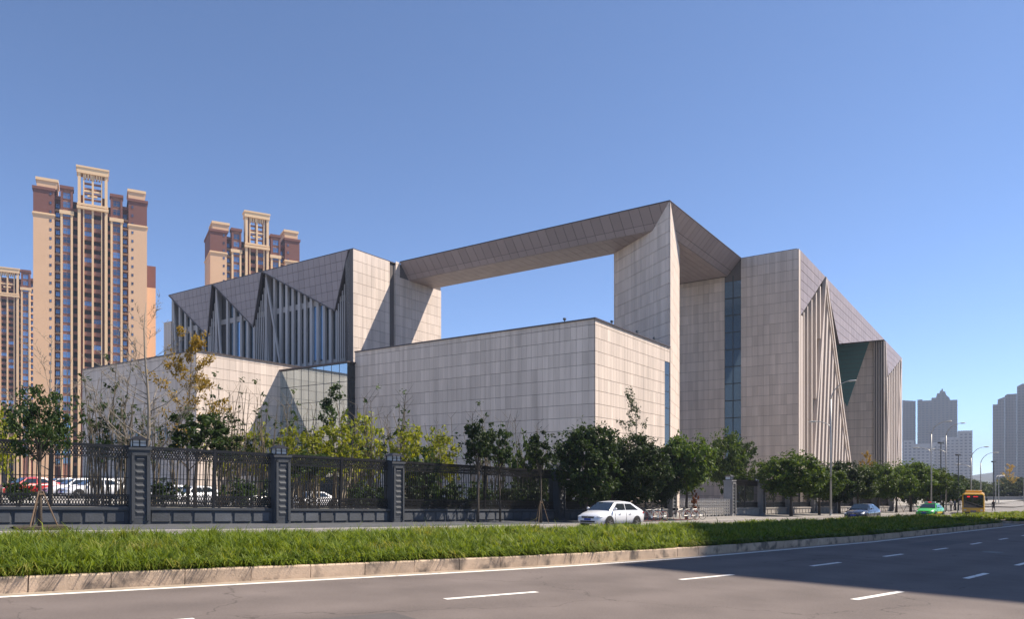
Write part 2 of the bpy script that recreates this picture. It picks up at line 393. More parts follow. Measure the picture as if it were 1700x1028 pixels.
strip('side_lane', 'asphalt_old', -48, 300, 7.6, 15.1, LANE, 1.0, nn=4)
strip('median_gap', 'asphalt_old', NOSE-1.5, NOSE2+1.5, -0.2, 8.2, ROAD+0.025, 1.0, nn=4)
strip('cross_street', 'asphalt_old', 104, 156, -13.5, 90, LANE+0.02, 2.0, nn=50)
strip('sidewalk', 'paving_shade', -48, 46, 15.0, 20.1, WALK, 1.0, nn=3)
strip('sidewalk', 'paving', 46, 103, 15.0, 20.1, WALK, 1.0, nn=3)
strip('sidewalk', 'paving', 158, 290, 15.0, 24, WALK, 2.0, nn=3)
strip('opposite_sidewalk', 'paving', -48, 300, -24, -13.6, WALK, 1.0, nn=4)
# kerbs
def kerb_mesh(L, w, h):
    b = 0.025; m = MB(); P = [(0, 0), (0, h-b), (b, h), (w, h), (w, 0)]
    return m.prism([(0, a, c) for a, c in P], (L, 0, 0))
def kerb_run(s0, s1, n, w, h, z, L, name, gap=0.012, flip=False, mt='kerb_stone'):
    x, y = sn((s0+s1)/2, n); root = thing(name, None, None, (x, y, gq(x, y)+z)); tag(root, kind='structure')
    me = kerb_mesh(L-gap, w, h+0.12).build('kerb_stone', mt, me_only=True)
    s = s0; k = 0
    while s < s1-0.05:
        (xa, ya), (xb, yb) = sn(s, n), sn(s+L, n)
        if flip: xa, ya, xb, yb = xb, yb, xa, ya
        za, zb = gq(xa, ya)+z-0.12, gq(xb, yb)+z-0.12
        o = link('kerb_stone', me, root)
        ex = Vector((xb-xa, yb-ya, zb-za)).normalized(); ez = Vector((0,0,1)); ey = ez.cross(ex).normalized(); ez = ex.cross(ey)
        j = random.uniform(-0.008, 0.008)
        o.matrix_parent_inverse = Matrix.Identity(4)
        o.matrix_local = Matrix.Translation(Vector((xa, ya, za+random.uniform(-0.006, 0.006)))+ey*j-root.location) @ Matrix((ex, ey, ez)).transposed().to_4x4()
        s += L; k += 1
    return root
kerb_run(-14, NOSE, 0.0, 0.22, 0.27, ROAD, 1.2, 'median_kerb')
kerb_run(NOSE2, 120, 0.0, 0.22, 0.20, ROAD, 1.2, 'far_median_kerb')
strip('lane_kerb', 'pale_granite', -48, 103, 14.9, 15.25, WALK+0.012, 1.0)
m = MB()
kv = []
for s in np.arange(-48, 104, 1.0):
    x, y = sn(s, 14.9); z = gq(x, y); kv += [(x, y, z+WALK+0.012), (x, y, z+LANE-0.05)]
m.add(kv, [(2*i, 2*i+1, 2*i+3, 2*i+2) for i in range(len(kv)//2-1)]).build('lane_kerb_face', 'pale_granite'); tag(bpy.data.objects['lane_kerb_face'], kind='structure')
# rounded noses
def nose(s, sign, dz, name, hh):
    m = MB(); pts = []
    for i in range(13):
        a = math.pi*i/12; n = 4-4*math.cos(a); ss = s+sign*1.6*math.sin(a); x, y = sn(ss, n); pts.append((x, y, gq(x, y)+dz))
    o = m.prism(pts, (0, 0, hh)).build(name, 'kerb_stone'); tag(o, kind='structure')
nose(NOSE, 1, ROAD-0.05, 'median_nose', 0.31); nose(NOSE2, -1, ROAD-0.05, 'far_median_nose', 0.25)
strip('median_soil', 'soil', -14, NOSE, 0.2, 7.9, 0.10, 1.0, crown=0.09, nn=6)
strip('far_median_soil', 'soil', NOSE2, 120, 0.2, 7.9, 0.05, 1.0, crown=0.09, nn=6)
strip('median_back_kerb', 'pale_granite', -14, 120, 7.9, 8.1, 0.09, 1.0)
# markings (4 mm above the asphalt)
strip('edge_line', 'road_paint', -48, 300, -0.48, -0.31, ROAD+0.004, 1.0)
def dashes(n, s0, s1, name, L=2.0, P=6.0, w=0.15, dz=ROAD):
    x, y = sn(s0, n); root = thing(name, None, None, (x, y, gq(x, y)+dz)); tag(root, kind='structure')
    s = s0
    while s < s1:
        m = MB(); vs = []
        for i in range(3):
            for q in (-w/2, w/2):
                xx, yy = sn(s+L*i/2, n+q); vs.append((xx-x, yy-y, gq(xx, yy)+dz+0.006-root.location.z))
        m.add(vs, [(0, 2, 3, 1), (2, 4, 5, 3)]).build('lane_dash', 'road_paint', root); s += P
s_a = at_n(733, -3.8)[0]; s_b = at_n(1420, -7.5)[0]
dashes(-3.8, s_a-12, 150, 'lane_line'); dashes(-7.5, s_b-18, 130, 'lane_line')
dashes(11.4, 4, 100, 'side_lane_line', dz=LANE)
strip('gutter_sand', 'sand', -48, NOSE, -0.27, 0.02, ROAD+0.003, 1.0)
strip('road_patch', 'asphalt_patch', 3.0, 4.6, -6.4, -4.6, ROAD+0.004, 0.4)
strip('road_patch', 'asphalt_patch', 33.0, 38.5, -3.3, -1.9, ROAD+0.004, 0.5)
for (ms, mn) in ((20.5, -9.3), (31.0, -5.6)):
    x, y = sn(ms, mn); mh = MB().lathe([(0.36, 0), (0.36, 0.008), (0.30, 0.008), (0.29, 0.004), (0.05, 0.004)], 'z', 24).build('manhole_cover', 'manhole')
    mh.location = (x, y, gq(x, y)+ROAD+0.002); tag(mh, 'round iron manhole cover set in the carriageway', 'manhole cover', 'manhole covers in the carriageway')
strip('far_road_line', 'road_paint', 106, 150, 17.0, 17.25, LANE+0.028, 2.0)

# ------------------------------------------------------------------ grass: one uncountable mass on each median
def grass(name, s0, s1, dens_near, hmin, hmax, label, wid=0.02, base=0.10):
    V = []; F = []
    cells = np.arange(s0, s1, 1.0); off = 0; allv = []; allf = []
    for s in cells:
        x, y = sn(s+0.5, 2); d = math.hypot(x, y)
        k = int(dens_near*7.8*min(1.0, max(0.16, (15.0/d)**1.15)))
        ws = wid*min(3.2, max(1.0, d/15.0))
        ncl = max(6, k//26); cs = rng.uniform(s, s+1, ncl); cn = 0.24+7.6*rng.random(ncl)**1.25; cn = np.where(rng.random(ncl) < 0.10, rng.uniform(0.20, 0.34, ncl), cn)
        ch = rng.uniform(0.55, 1.3, ncl)
        idx = rng.integers(0, ncl, k)
        ss = cs[idx]+rng.normal(0, 0.05, k); n = np.clip(cn[idx]+rng.normal(0, 0.05, k), 0.16, 7.9)
        hx = np.interp(ss, SS, EX)-np.cos(np.interp(ss, SS, head))*n; hy = np.interp(ss, SS, EY)+np.sin(np.interp(ss, SS, head))*n
        gzv = -np.interp(0.0172*hy+0.0248*hx, QX, QF)+base+0.09*np.sin(np.pi*(n-0.2)/7.7)-0.02
        h = rng.uniform(hmin, hmax, k)*ch[idx]*(0.72+0.28*np.clip(n/1.2, 0, 1))*(1+0.22*np.sin(ss*0.83+1.3*np.sin(n*0.9))*np.sin(n*1.1+ss*0.31))*np.where(rng.random(k) < 0.004, 1.6, 1.0)
        # blades fan out of their clump
        ax = ss-cs[idx]; ay = n-cn[idx]; aa = np.arctan2(ay, ax)+rng.normal(0, 0.7, k)
        hd_ = np.interp(ss, SS, head)
        edge = (n < 0.36) & (rng.random(k) < 0.75); aa = np.where(edge, -np.pi/2+rng.normal(0, 0.7, k), aa)
        lean = np.where(edge, rng.uniform(0.7, 1.25, k), rng.uniform(0.25, 1.0, k))*h
        dx = (np.cos(aa)*np.sin(hd_)-np.sin(aa)*np.cos(hd_)); dy = (np.cos(aa)*np.cos(hd_)+np.sin(aa)*np.sin(hd_))
        lx, ly = dx*lean, dy*lean
        wx, wy = -dy*ws/2, dx*ws/2
        p0 = np.stack([hx-wx, hy-wy, gzv], 1); p1 = np.stack([hx+wx, hy+wy, gzv], 1)
        mx_, my_ = hx+lx*0.35, hy+ly*0.35; mz = gzv+h*0.62
        p2 = np.stack([mx_+wx*0.85, my_+wy*0.85, mz], 1); p3 = np.stack([mx_-wx*0.85, my_-wy*0.85, mz], 1)
        tz = gzv+h*np.where(edge, rng.uniform(0.1, 0.7, k), rng.uniform(0.72, 1.0, k))
        p4 = np.stack([hx+lx+wx*0.15, hy+ly+wy*0.15, tz], 1); p5 = np.stack([hx+lx-wx*0.15, hy+ly-wy*0.15, tz], 1)
        v = np.stack([p0, p1, p2, p3, p4, p5], 1).reshape(-1, 3)
        b = off+np.arange(k)*6
        f = np.concatenate([np.stack([b, b+1, b+2, b+3], 1), np.stack([b+3, b+2, b+4, b+5], 1)], 0)
        allv.append(v); allf.append(f); off += 6*k
    o = link(name, fast_mesh(name, np.concatenate(allv), np.concatenate(allf), 'grass', 4))
    tag(o, label, 'grass', kind='stuff'); return o
grass('median_grass', -13, NOSE+0.6, 640, 0.22, 0.40, 'long tufted green grass on the median behind the kerb stones')
grass('far_median_grass', NOSE2-0.6, 120, 300, 0.22, 0.36, 'sunlit grass on the next median beyond the gap', base=0.05)

# ------------------------------------------------------------------ the museum: local x = u, y = v
PX, PY, MZ = 18.16, 85.1, -3.0
UA = math.atan2(0.825, 0.565); UX, UY = math.cos(UA), math.sin(UA)
museum = thing('museum_building', 'angular pale stone museum with giant portal frame, folded wings and low blank blocks', 'museum', (PX, PY, MZ), UA)
OFF = (0, 0, -MZ); ZB = -5.2          # walls run below the ground
def on_u(c, pxx, py):
    """photo pixel on the plane u = c -> (v, z)"""
    r = (pxx-HX)/FPX; Y = (c+PX*UX+PY*UY)/(r*UX+UY); x = r*Y
    return -(x-PX)*UY+(Y-PY)*UX, pz(py, Y)
def on_v(c, pxx, py):
    r = (pxx-HX)/FPX; Y = (c-PX*UY+PY*UX)/(-r*UY+UX); x = r*Y
    return (x-PX)*UX+(Y-PY)*UY, pz(py, Y)
def clip(poly, conv):
    """clip polygon by a convex CCW polygon"""
    out = poly
    for i in range(len(conv)):
        (x0, y0), (x1, y1) = conv[i], conv[(i+1) % len(conv)]; inp = out; out = []
        if not inp: return []
        def side(p): return (x1-x0)*(p[1]-y0)-(y1-y0)*(p[0]-x0)
        for k in range(len(inp)):
            a, b = inp[k], inp[(k+1) % len(inp)]; sa, sb = side(a), side(b)
            if sa >= 0: out.append(a)
            if sa*sb < 0:
                t = sa/(sa-sb); out.append((a[0]+t*(b[0]-a[0]), a[1]+t*(b[1]-a[1])))
    return out
def area(p): return 0.5*sum(p[i][0]*p[(i+1) % len(p)][1]-p[(i+1) % len(p)][0]*p[i][1] for i in range(len(p)))
budget = [290]
def clad(parent, O, e1, e2, nrm, poly, pw, ph, mname='stone', thick=0.07, gap=0.04, singles=0, a0=0.0, b0=0.0, stagger=0, holes=()):
    """cover a convex polygon given in (a, b) on the plane O, e1, e2 with panels; `singles` of them become parts of their own"""
    O, e1, e2, nrm = Vector(O), Vector(e1).normalized(), Vector(e2).normalized(), Vector(nrm).normalized()
    if area(poly) < 0: poly = poly[::-1]
    amin, amax = min(p[0] for p in poly), max(p[0] for p in poly); bmin, bmax = min(p[1] for p in poly), max(p[1] for p in poly)
    ga = gap*(0.5 if mname == 'stone' else 1.0); m = MB(); full = pw-ga, ph-gap; shared = None; todo = []
    for j in range(int(math.floor((bmin-b0)/ph)), int(math.ceil((bmax-b0)/ph))+1):
        for i in range(int(math.floor((amin-a0)/pw))-1, int(math.ceil((amax-a0)/pw))+1):
            a = a0+i*pw+(stagger*pw*(j % 2)); b = b0+j*ph
            c = [(a+ga/2, b+gap/2), (a+pw-ga/2, b+gap/2), (a+pw-ga/2, b+ph-gap/2), (a+ga/2, b+ph-gap/2)]
            if any(h[0] < a+pw/2 < h[1] and h[2] < b+ph/2 < h[3] for h in holes): continue
            q = clip(c, poly)
            if len(q) < 3 or abs(area(q)) < 0.01: continue
            todo.append((q, abs(abs(area(q))-full[0]*full[1]) < 1e-4, a, b))
    if singles:
        whole = sorted([t for t in todo if t[1]], key=lambda t: (abs(t[2]-0)*0.8 - t[3]*0.12))[:singles]
        ids = set(id(t) for t in whole)
        me = MB().prism([e1*(ga/2)+e2*(gap/2), e1*(pw-ga/2)+e2*(gap/2), e1*(pw-ga/2)+e2*(ph-gap/2), e1*(ga/2)+e2*(ph-gap/2)], nrm*thick).build('stone_panel', mname, me_only=True)
        for t in whole: link('stone_panel', me, parent, O+e1*t[2]+e2*t[3]+Vector(OFF))
        todo = [t for t in todo if id(t) not in ids]
    for q, _, _, _ in todo: m.prism([O+e1*x+e2*y for x, y in q], nrm*thick)
    o = m.build('cladding_panels', mname, parent, off=OFF); tag(o, kind='stuff'); return o
U, V, Z = (1,0,0), (0,1,0), (0,0,1); NU, NV = (-1,0,0), (0,-1,0)
def part(m, name, mt, parent=museum, **k): return m.build(name, mt, parent, off=OFF, **k)

LT, HT, GT, WT, FT, FB = 17.05, 16.58, 15.75, 33.55, 34.0, 31.75     # roof heights: low block, hall, glass box, left wing, frame top, soffit
PWD, PHT = 0.64, 1.25
# low gallery block
gal = part(MB().box(-18.3, -0.2, 0, 32.1, ZB, LT), 'gallery_block', ['stone_joint'])
clad(gal, (-18.3, 0, 0), V, Z, NU, [(0, ZB), (32.1, ZB), (32.1, LT), (0, LT)], PWD, PHT, singles=150, b0=LT-20*PHT-0.5)
clad(gal, (-18.3, 0, 0), U, Z, NV, [(0, ZB), (16.7, ZB), (16.7, LT), (0, LT)], PWD, PHT, singles=140, b0=LT-20*PHT-0.5)
clad(gal, (-18.3, 0, 0), U, Z, NV, [(16.7, LT-1.7), (18.1, LT-1.7), (18.1, LT), (16.7, LT)], PWD, PHT, b0=LT-20*PHT-0.5)
part(MB().box(-1.55, -0.25, -0.02, 0.3, ZB, LT-1.75), 'glass_strip', 'dark_glass', gal)
mm = MB()
for k in range(8): mm.box(-1.55, -0.25, -0.05, 0.02, 0.5+k*1.9, 0.58+k*1.9)
part(mm, 'glazing_bar', 'mullion', gal)
cp = MB(); cp.box(-18.5, -0.2, -0.2, 0.5, LT, LT+0.13); cp.box(-18.5, -17.8, 0.5, 32.1, LT, LT+0.13); cp.box(-17.8, -0.2, 31.6, 32.1, LT, LT+0.13)
part(cp, 'coping', 'coping', gal)
part(MB().box(-17.79, -0.21, 0.51, 31.59, LT+0.001, LT+0.05), 'roof_deck', 'roof_grey', gal)
for (lu, lv) in ((-18.1, 3.4), (-14.5, 0.1), (-8.6, 0.1), (-4.2, 0.1)):
    m = MB().tube([(lu, lv, LT+0.1), (lu, lv, LT+0.38)], 0.05, 6); m.box(lu-0.14, lu+0.14, lv-0.1, lv+0.1, LT+0.36, LT+0.56)
    part(m, 'roof_floodlight', 'pole_dark', gal)
# left low hall
hall = part(MB().box(-31.2, -8.8, 44.4, 70.4, ZB, HT), 'hall_block', 'stone_joint')
slits = [(3.0+i*1.55, 3.55+i*1.55) for i in range(9)]; zs = 6.6
clad(hall, (-31.2, 44.4, 0), V, Z, NU, [(0, ZB), (26, ZB), (26, HT), (0, HT)], PWD*1.35, PHT, b0=HT-20*PHT-0.4)
clad(hall, (-31.2, 44.4, 0), U, Z, NV, [(0, ZB), (22, ZB), (22, HT), (0, HT)], PWD*1.35, PHT, b0=HT-20*PHT-0.4)
me = MB().box(-0.12, 0.05, 0, 0.55, 0, 1.35).build('slit_window', 'dark_glass', me_only=True)
for k in range(13): link('slit_window', me, hall, (-31.22, 48.4+k*1.62, zs-MZ))
cp = MB(); cp.box(-31.4, -9.3, 44.2, 44.9, HT, HT+0.13); cp.box(-31.4, -30.7, 44.9, 70.4, HT, HT+0.13)
part(cp, 'coping', 'coping', hall)
# glass box between them
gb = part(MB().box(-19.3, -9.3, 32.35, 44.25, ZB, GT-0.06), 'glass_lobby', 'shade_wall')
NC, NR = 9, 9; cw, rh = 12.3/NC, 2.15
pane = MB().box(-0.04, 0.02, 0.03, cw-0.03, 0.03, rh-0.03).build('glass_pane', 'mirror_glass', me_only=True)
for i in range(NC):
    for j in range(NR):
        z0 = GT-0.12-(j+1)*rh
        link('glass_pane', pane, gb, (-19.54, 32.1+i*cw, z0-MZ))
mm = MB()
for i in range(NC+1): mm.box(-19.60, -19.3, 32.1+i*cw-0.03, 32.1+i*cw+0.03, ZB, GT-0.1)
for j in range(NR+1): mm.box(-19.585, -19.3, 32.14, 44.36, GT-0.12-j*rh-0.035, GT-0.12-j*rh+0.035)
part(mm, 'mullion', 'mullion', gb)
part(MB().box(-19.5, -18.2, 32.11, 32.4, ZB, GT-0.1), 'side_glass', 'dark_glass', gb)
mm = MB()
for j in range(NR+1): mm.box(-19.55, -18.32, 32.07, 32.2, GT-0.15-j*rh-0.04, GT-0.15-j*rh+0.04)
part(mm, 'transom', 'mullion', gb)
part(MB().box(-19.75, -9.3, 31.95, 44.38, GT-0.06, GT+0.12), 'roof_edge', 'coping', gb)
# entrance canopy in front of the glass lobby
part(MB().box(-26, -19.7, 33.2, 44.2, 3.0, 3.9), 'canopy', 'coping')
part(MB().box(-27.5, -26.6, 38, 56, ZB, 2.3), 'garden_wall', 'pale_granite')

# left wing
wing = part(MB().box(-7.6, 9.3, 42.3, 87, ZB, WT-0.15), 'left_wing', 'stone_joint')
CORN = 42.0
part(MB().box(-9.2, -2.2, CORN+0.07, 43.6, ZB, WT), 'end_wall', 'stone_joint', wing)
clad(wing, (-9.27, CORN+0.07, 0), U, Z, NV, [(0, ZB), (7.1, ZB), (7.1, WT), (0, WT)], PWD*1.35, PHT*1.2, b0=WT-20*PHT*1.2)
part(MB().box(-2.2, -0.9, 42.6, 43.2, ZB, WT-0.9), 'glass_strip', 'dark_glass', wing)
part(MB().box(-2.1, -1.0, 42.52, 42.6, 24.4, 27.6), 'window', 'blue_glass', wing)
mm = MB()
for k in range(9): mm.box(-2.2, -0.9, 42.5, 42.6, 5+k*3.2, 5.12+k*3.2)
part(mm, 'transom', 'mullion', wing)
part(MB().box(-0.9, 9.35, CORN+0.07, 43.6, ZB, FB+1.6), 'frame_leg', 'stone_joint', wing)
clad(wing, (-0.9, CORN+0.07, 0), U, Z, NV, [(0, ZB), (10.3, ZB), (10.3, FB-0.02), (0, FB-0.02)], PWD*1.35, PHT*1.2, b0=WT-20*PHT*1.2)
clad(wing, (-0.9, CORN+0.07, 0), U, Z, NV, [(0, FB), (0.9, FB), (0.9, FT-0.1), (0, FT-0.1)], PWD*1.35, PHT*1.2, b0=WT-20*PHT*1.2)
clad(wing, (-0.9, CORN+0.07, 0), V, Z, NU, [(0, ZB), (1.4, ZB), (1.4, WT-0.2), (0, WT-0.2)], PWD*1.35, PHT*1.2, b0=WT-20*PHT*1.2)
part(MB().box(-9.2, 9.35, CORN+0.1, 87, WT, WT+0.15), 'roof', 'coping', wing)
# zig-zag facade: pixels measured in a 4.673x view whose corner is (270, 400)
def L2(x, y, c=-9.2): return on_u(c, 270+x/4.673, 400+y/4.673)
tips = [((52, 455), (388, 370), (318, 735)), ((392, 369), (773, 268), (673, 662)), ((777, 267), (1447, 84), (1308, 537))]
zlo = 9.0
for (a, b, c) in tips:
    va, _ = L2(*a); vb, _ = L2(*b); vc, zc = L2(*c)
    A, B, C = Vector((-9.25, va, WT)), Vector((-9.25, vb, WT)), Vector((-8.45, vc, zc))
    nr = (B-A).cross(C-A).normalized()
    if nr.x > 0: nr = -nr
    e1 = (B-A).normalized(); e2 = nr.cross(e1).normalized()
    if e2.z < 0: e2 = -e2
    part(MB().prism([A, B, C], -nr*0.35), 'hanging_panel', 'mauve_joint', wing)
    P2 = [((q-A).dot(e1), (q-A).dot(e2)) for q in (A, B, C)]
    clad(wing, A, e1, e2, nr, P2, 1.15, 1.25, 'mauve_panel', 0.05, 0.05)
    # dark edge along the rim of the hanging panel
    part(MB().bar(A, C, 0.12, 0.3, nr).bar(C, B, 0.12, 0.3, nr), 'rim', 'coping', wing)
def zrim(v):
    """height of the facade's upper limit (hanging panels) at v"""
    for (a, b, c) in tips:
        va, vb, vc, zc = L2(*a)[0], L2(*b)[0], L2(*c)[0], L2(*c)[1]
        if vb <= v <= va:
            return WT+(zc-WT)*((va-v)/(va-vc)) if v >= vc else WT+(zc-WT)*((v-vb)/(vc-vb))
    return WT
piers = []
for x in (85, 130, 172, 218, 268, 318, 455, 510, 560, 612, 665, 820, 868, 915, 963, 1012, 1058, 1105, 1155, 1205, 1255, 1308):
    v = L2(x, 700)[0]; piers.append(v); zt = min(zrim(v-0.3), zrim(v+0.3))-0.05
    part(MB().box(-8.15, -7.75, v-0.26, v+0.26, zlo, zt), 'pier', 'fin_pale', wing)
def lean(x0, y0, x1, name='fin', w=0.15, u0=-8.45, dep=0.10, zt=None):
    v0, z0 = L2(x0, y0); v1, _ = L2(x1, 900)
    z0 = z0 if zt is None else zt
    part(MB().prism([(u0, v0-w/2, z0), (u0, v0+w/2, z0), (u0, v1+w/2, zlo), (u0, v1-w/2, zlo)], (dep, 0, 0)), name, 'fin_pale', wing)
def fan(tip, ap, xb0, xb1, n):
    for k in range(n):
        f = (k+0.5)/n
        lean(tip[0]+(ap[0]-tip[0])*f, tip[1]+(ap[1]-tip[1])*f+16, xb0+(xb1-xb0)*f)
fan((318, 735), (388, 370), 322, 425, 6); fan((673, 662), (773, 268), 680, 815, 8); fan((1308, 537), (1447, 84), 1312, 1440, 9)
for (x0, y0, x1) in ((60, 470, 112), (394, 382, 472), (780, 280, 975), (1440, 110, 1385)):
    lean(x0, y0, x1, 'diagonal_strut', 0.34, -8.75, 0.25)
for (x0, x1) in ((40, 60), (380, 396), (765, 785)):
    v0, v1 = L2(x1, 700)[0], L2(x0, 700)[0]
    part(MB().box(-8.6, -7.7, (v0+v1)/2-0.22, (v0+v1)/2+0.22, zlo, WT-0.1), 'pier', 'fin_stone', wing)
v0 = L2(1450, 500)[0]
part(MB().box(-9.2, -7.6, 43.62, v0, zlo, WT-0.02), 'corner_pier', 'fin_stone', wing)
# back wall of the facade, its windows and bands
vL = L2(45, 460)[0]
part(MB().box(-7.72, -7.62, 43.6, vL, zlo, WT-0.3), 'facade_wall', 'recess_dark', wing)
for (zc, hh) in ((27.2, 0.8), (18.2, 0.9)):
    part(MB().box(-7.86, -7.73, 43.6, vL, zc, zc+hh), 'spandrel', 'fin_stone', wing)
pv = sorted(piers, reverse=True)
for a, b in zip(pv[:-1], pv[1:]):
    if a-b > 4.0 or a-b < 0.9: continue
    zt = min(zrim(a), zrim(b))
    for (z0, z1) in ((10.0, 18.1), (19.3, 27.1), (28.1, 33.0)):
        z1 = min(z1, zt+2.0)
        if z1-z0 < 1.0: continue
        part(MB().box(-7.80, -7.70, b+0.30, a-0.30, z0, z1), 'window', 'blue_glass' if random.random() < 0.12 else 'dark_glass', wing)
part(MB().box(-8.8, 4, 87, 89.2, ZB, WT-4.3), 'end_annex', 'stone', wing)

# portal frame
frame = part(MB(), 'portal_frame', 'mauve_joint')
INU, INV, VE, UE = 7.6, 10.8, 42.05, 26.45
top = [(0, 0), (UE, 0), (UE, INV), (INU, INV), (INU, VE), (0, VE)]
bot = [(2, 2), (UE, 2), (UE, INV), (INU, INV), (INU, VE), (2, VE)]
m = MB(); vs_ = [(a, b, FT) for a, b in top]+[(a, b, FB) for a, b in bot]
m.add(vs_, [(0, 1, 2, 3), (0, 3, 4, 5), (9, 8, 7, 6), (11, 10, 9, 6)]+[(i, i+6, (i+1) % 6+6, (i+1) % 6) for i in range(6)])
part(m, 'beam', 'mauve_joint', frame)
sl = math.hypot(2, FT-FB)
def fascia(O, e1, inward, Ln, left_mitre, right_end):
    e1 = Vector(e1); iv = Vector(inward); e2 = (Vector((0, 0, FT-FB))-iv*2).normalized(); nr = (-iv*(FT-FB)-Vector((0, 0, 2))).normalized()
    P2 = [(left_mitre, -sl), (right_end, -sl), (Ln, 0), (0, 0)]
    cut = -sl*0.72
    def cx(b): return left_mitre*(-b/sl)
    clad(frame, O, e1, e2, nr, [(cx(cut), cut), (Ln, cut), (Ln, 0), (0, 0)], 1.3, -cut, 'mauve_panel', 0.05, 0.05, b0=cut)
    clad(frame, O, e1, e2, nr, [(cx(-sl), -sl), (Ln, -sl), (Ln, cut), (cx(cut), cut)], 1.3, sl+cut, 'mauve_panel', 0.05, 0.05, b0=-sl)
fascia((0, 0, FT), V, (1, 0, 0), VE, 2.0, VE)
fascia((0, 0, FT), U, (0, 1, 0), UE, 2.0, UE)
clad(frame, (2, 2, FB), V, U, (0, 0, -1), [(0, 0), (VE-2, 0), (VE-2, INU-2), (0, INU-2)], 1.3, 0.8, 'mauve_panel', 0.04, 0.04)
clad(frame, (INU, 2, FB), U, V, (0, 0, -1), [(0, 0), (UE-INU, 0), (UE-INU, INV-2), (0, INV-2)], 1.3, 0.8, 'mauve_panel', 0.04, 0.04)
part(MB().box(-0.05, UE, -0.05, INV, FT, FT+0.1).box(-0.05, INU, INV, VE, FT, FT+0.1), 'coping', 'coping', frame)
# wedge column
CA, CB = Vector((7.55, 10.82, 0)), Vector((9.72, 2.75, 0))
colm = part(MB().prism([(0.03, 0.03, ZB), (CA.x, CA.y, ZB), (CB.x, CB.y, ZB)], (0, 0, FT-0.15-ZB)), 'wedge_column', 'stone_joint')
ea = CA.normalized(); na = Vector((-ea.y, ea.x, 0)); ebv = CB.normalized(); nb = Vector((ebv.y, -ebv.x, 0))
clad(colm, (0, 0, 0), ea, Z, na, [(0, ZB), (13.2, ZB), (13.2, FB), (0, FB)], PWD*1.35, PHT*1.2, b0=WT-20*PHT*1.2)
clad(colm, (0, 0, 0), ea, Z, na, [(0, FB), (3.5, FB), (0.05, FT-0.1)], PWD*1.35, PHT*1.2, b0=WT-20*PHT*1.2)
clad(colm, (0, 0, 0), ebv, Z, nb, [(0, ZB), (10.1, ZB), (10.1, FB), (0, FB)], PWD*1.35, PHT*1.2, b0=WT-20*PHT*1.2)
clad(colm, (0, 0, 0), ebv, Z, nb, [(0, FB), (7.2, FB), (0.05, FT-0.1)], PWD*1.35, PHT*1.2, b0=WT-20*PHT*1.2)

# right wing
RU, RV, RTOP, REND = 26.5, -8.0, 34.0, 137.0
rw = part(MB().box(RU+0.5, RU+17, RV+1.6, 14, ZB, RTOP-0.1).box(RU+17, RU+80, 6, 14, ZB, RTOP-0.1).box(RU+80.3, REND-0.3, RV+1.2, 14, ZB, RTOP-0.1), 'right_wing', 'stone_joint')
part(MB().box(RU+0.07, RU+1.2, RV+0.07, 0.0, ZB, RTOP), 'end_wall', 'stone_joint', rw)
clad(rw, (RU+0.07, RV, 0), V, Z, NU, [(0, ZB), (8, ZB), (8, RTOP), (0, RTOP)], PWD*1.25, PHT*1.15, b0=RTOP-30*PHT*1.15)
part(MB().box(RU, RU+1.0, RV-0.02, RV+0.07, ZB, RTOP-0.05).box(RU+1.25, RU+2.3, RV-0.02, RV+0.5, ZB, 25), 'corner_edge', 'fin_light', rw)
clad(rw, (RU+0.5, 2.55, 0), V, Z, NU, [(0, ZB), (12, ZB), (12, FB), (0, FB)], PWD*1.25, PHT*1.15, b0=RTOP-30*PHT*1.15)
gs = part(MB(), 'glass_strip', 'dark_glass', rw)
GW, GH = 2.45, 2.5
for k in range(14):
    z0 = ZB+1.2+k*GH
    if z0 > FB: break
    for q in range(2):
        part(MB().box(RU+0.42, RU+0.5, 0.06+q*GW/2, 0.02+(q+1)*GW/2, z0, min(FB, z0+GH)-0.06), 'glass_pane', 'blue_glass', gs)
mb_ = MB().box(RU+0.36, RU+0.49, 0.06+GW/2-0.09, 0.06+GW/2+0.05, ZB, FB)
for k in range(14):
    if ZB+1.2+k*GH < FB: mb_.box(RU+0.34, RU+0.49, 0.02, 2.5, ZB+1.12+k*GH, ZB+1.24+k*GH)
part(mb_, 'mullion', 'mullion', gs)
part(MB().box(RU+0.2, REND, RV+0.3, 14.2, RTOP+0.001, RTOP+0.12), 'roof', 'coping', rw)
# street facade of the right wing: t along u from the corner, on the plane v = RV
def F(x, y, c=RV): u, z = on_v(c, x, y); return u-RU, z
def face(pts, name, mt, dv=0.0, thick=0.3, parent=rw):
    return part(MB().prism([(RU+t, RV+dv, z) for t, z in pts], (0, thick, 0)), name, mt, parent)
def rows(pts, pw, ph, tilt=0.0, mname='mauve_panel', dv=0.0):
    clad(rw, (RU, RV+dv, RTOP), U, Z, NV, [(t, z-RTOP) for t, z in pts], pw, ph, mname, 0.05, 0.07)
f1 = [(1.0, RTOP), (1.0, 25.0), (2.65, 25.8), (17.0, RTOP)]
face(f1, 'hanging_panel', 'mauve_joint', 0.0); rows(f1, 2.4, 1.35)
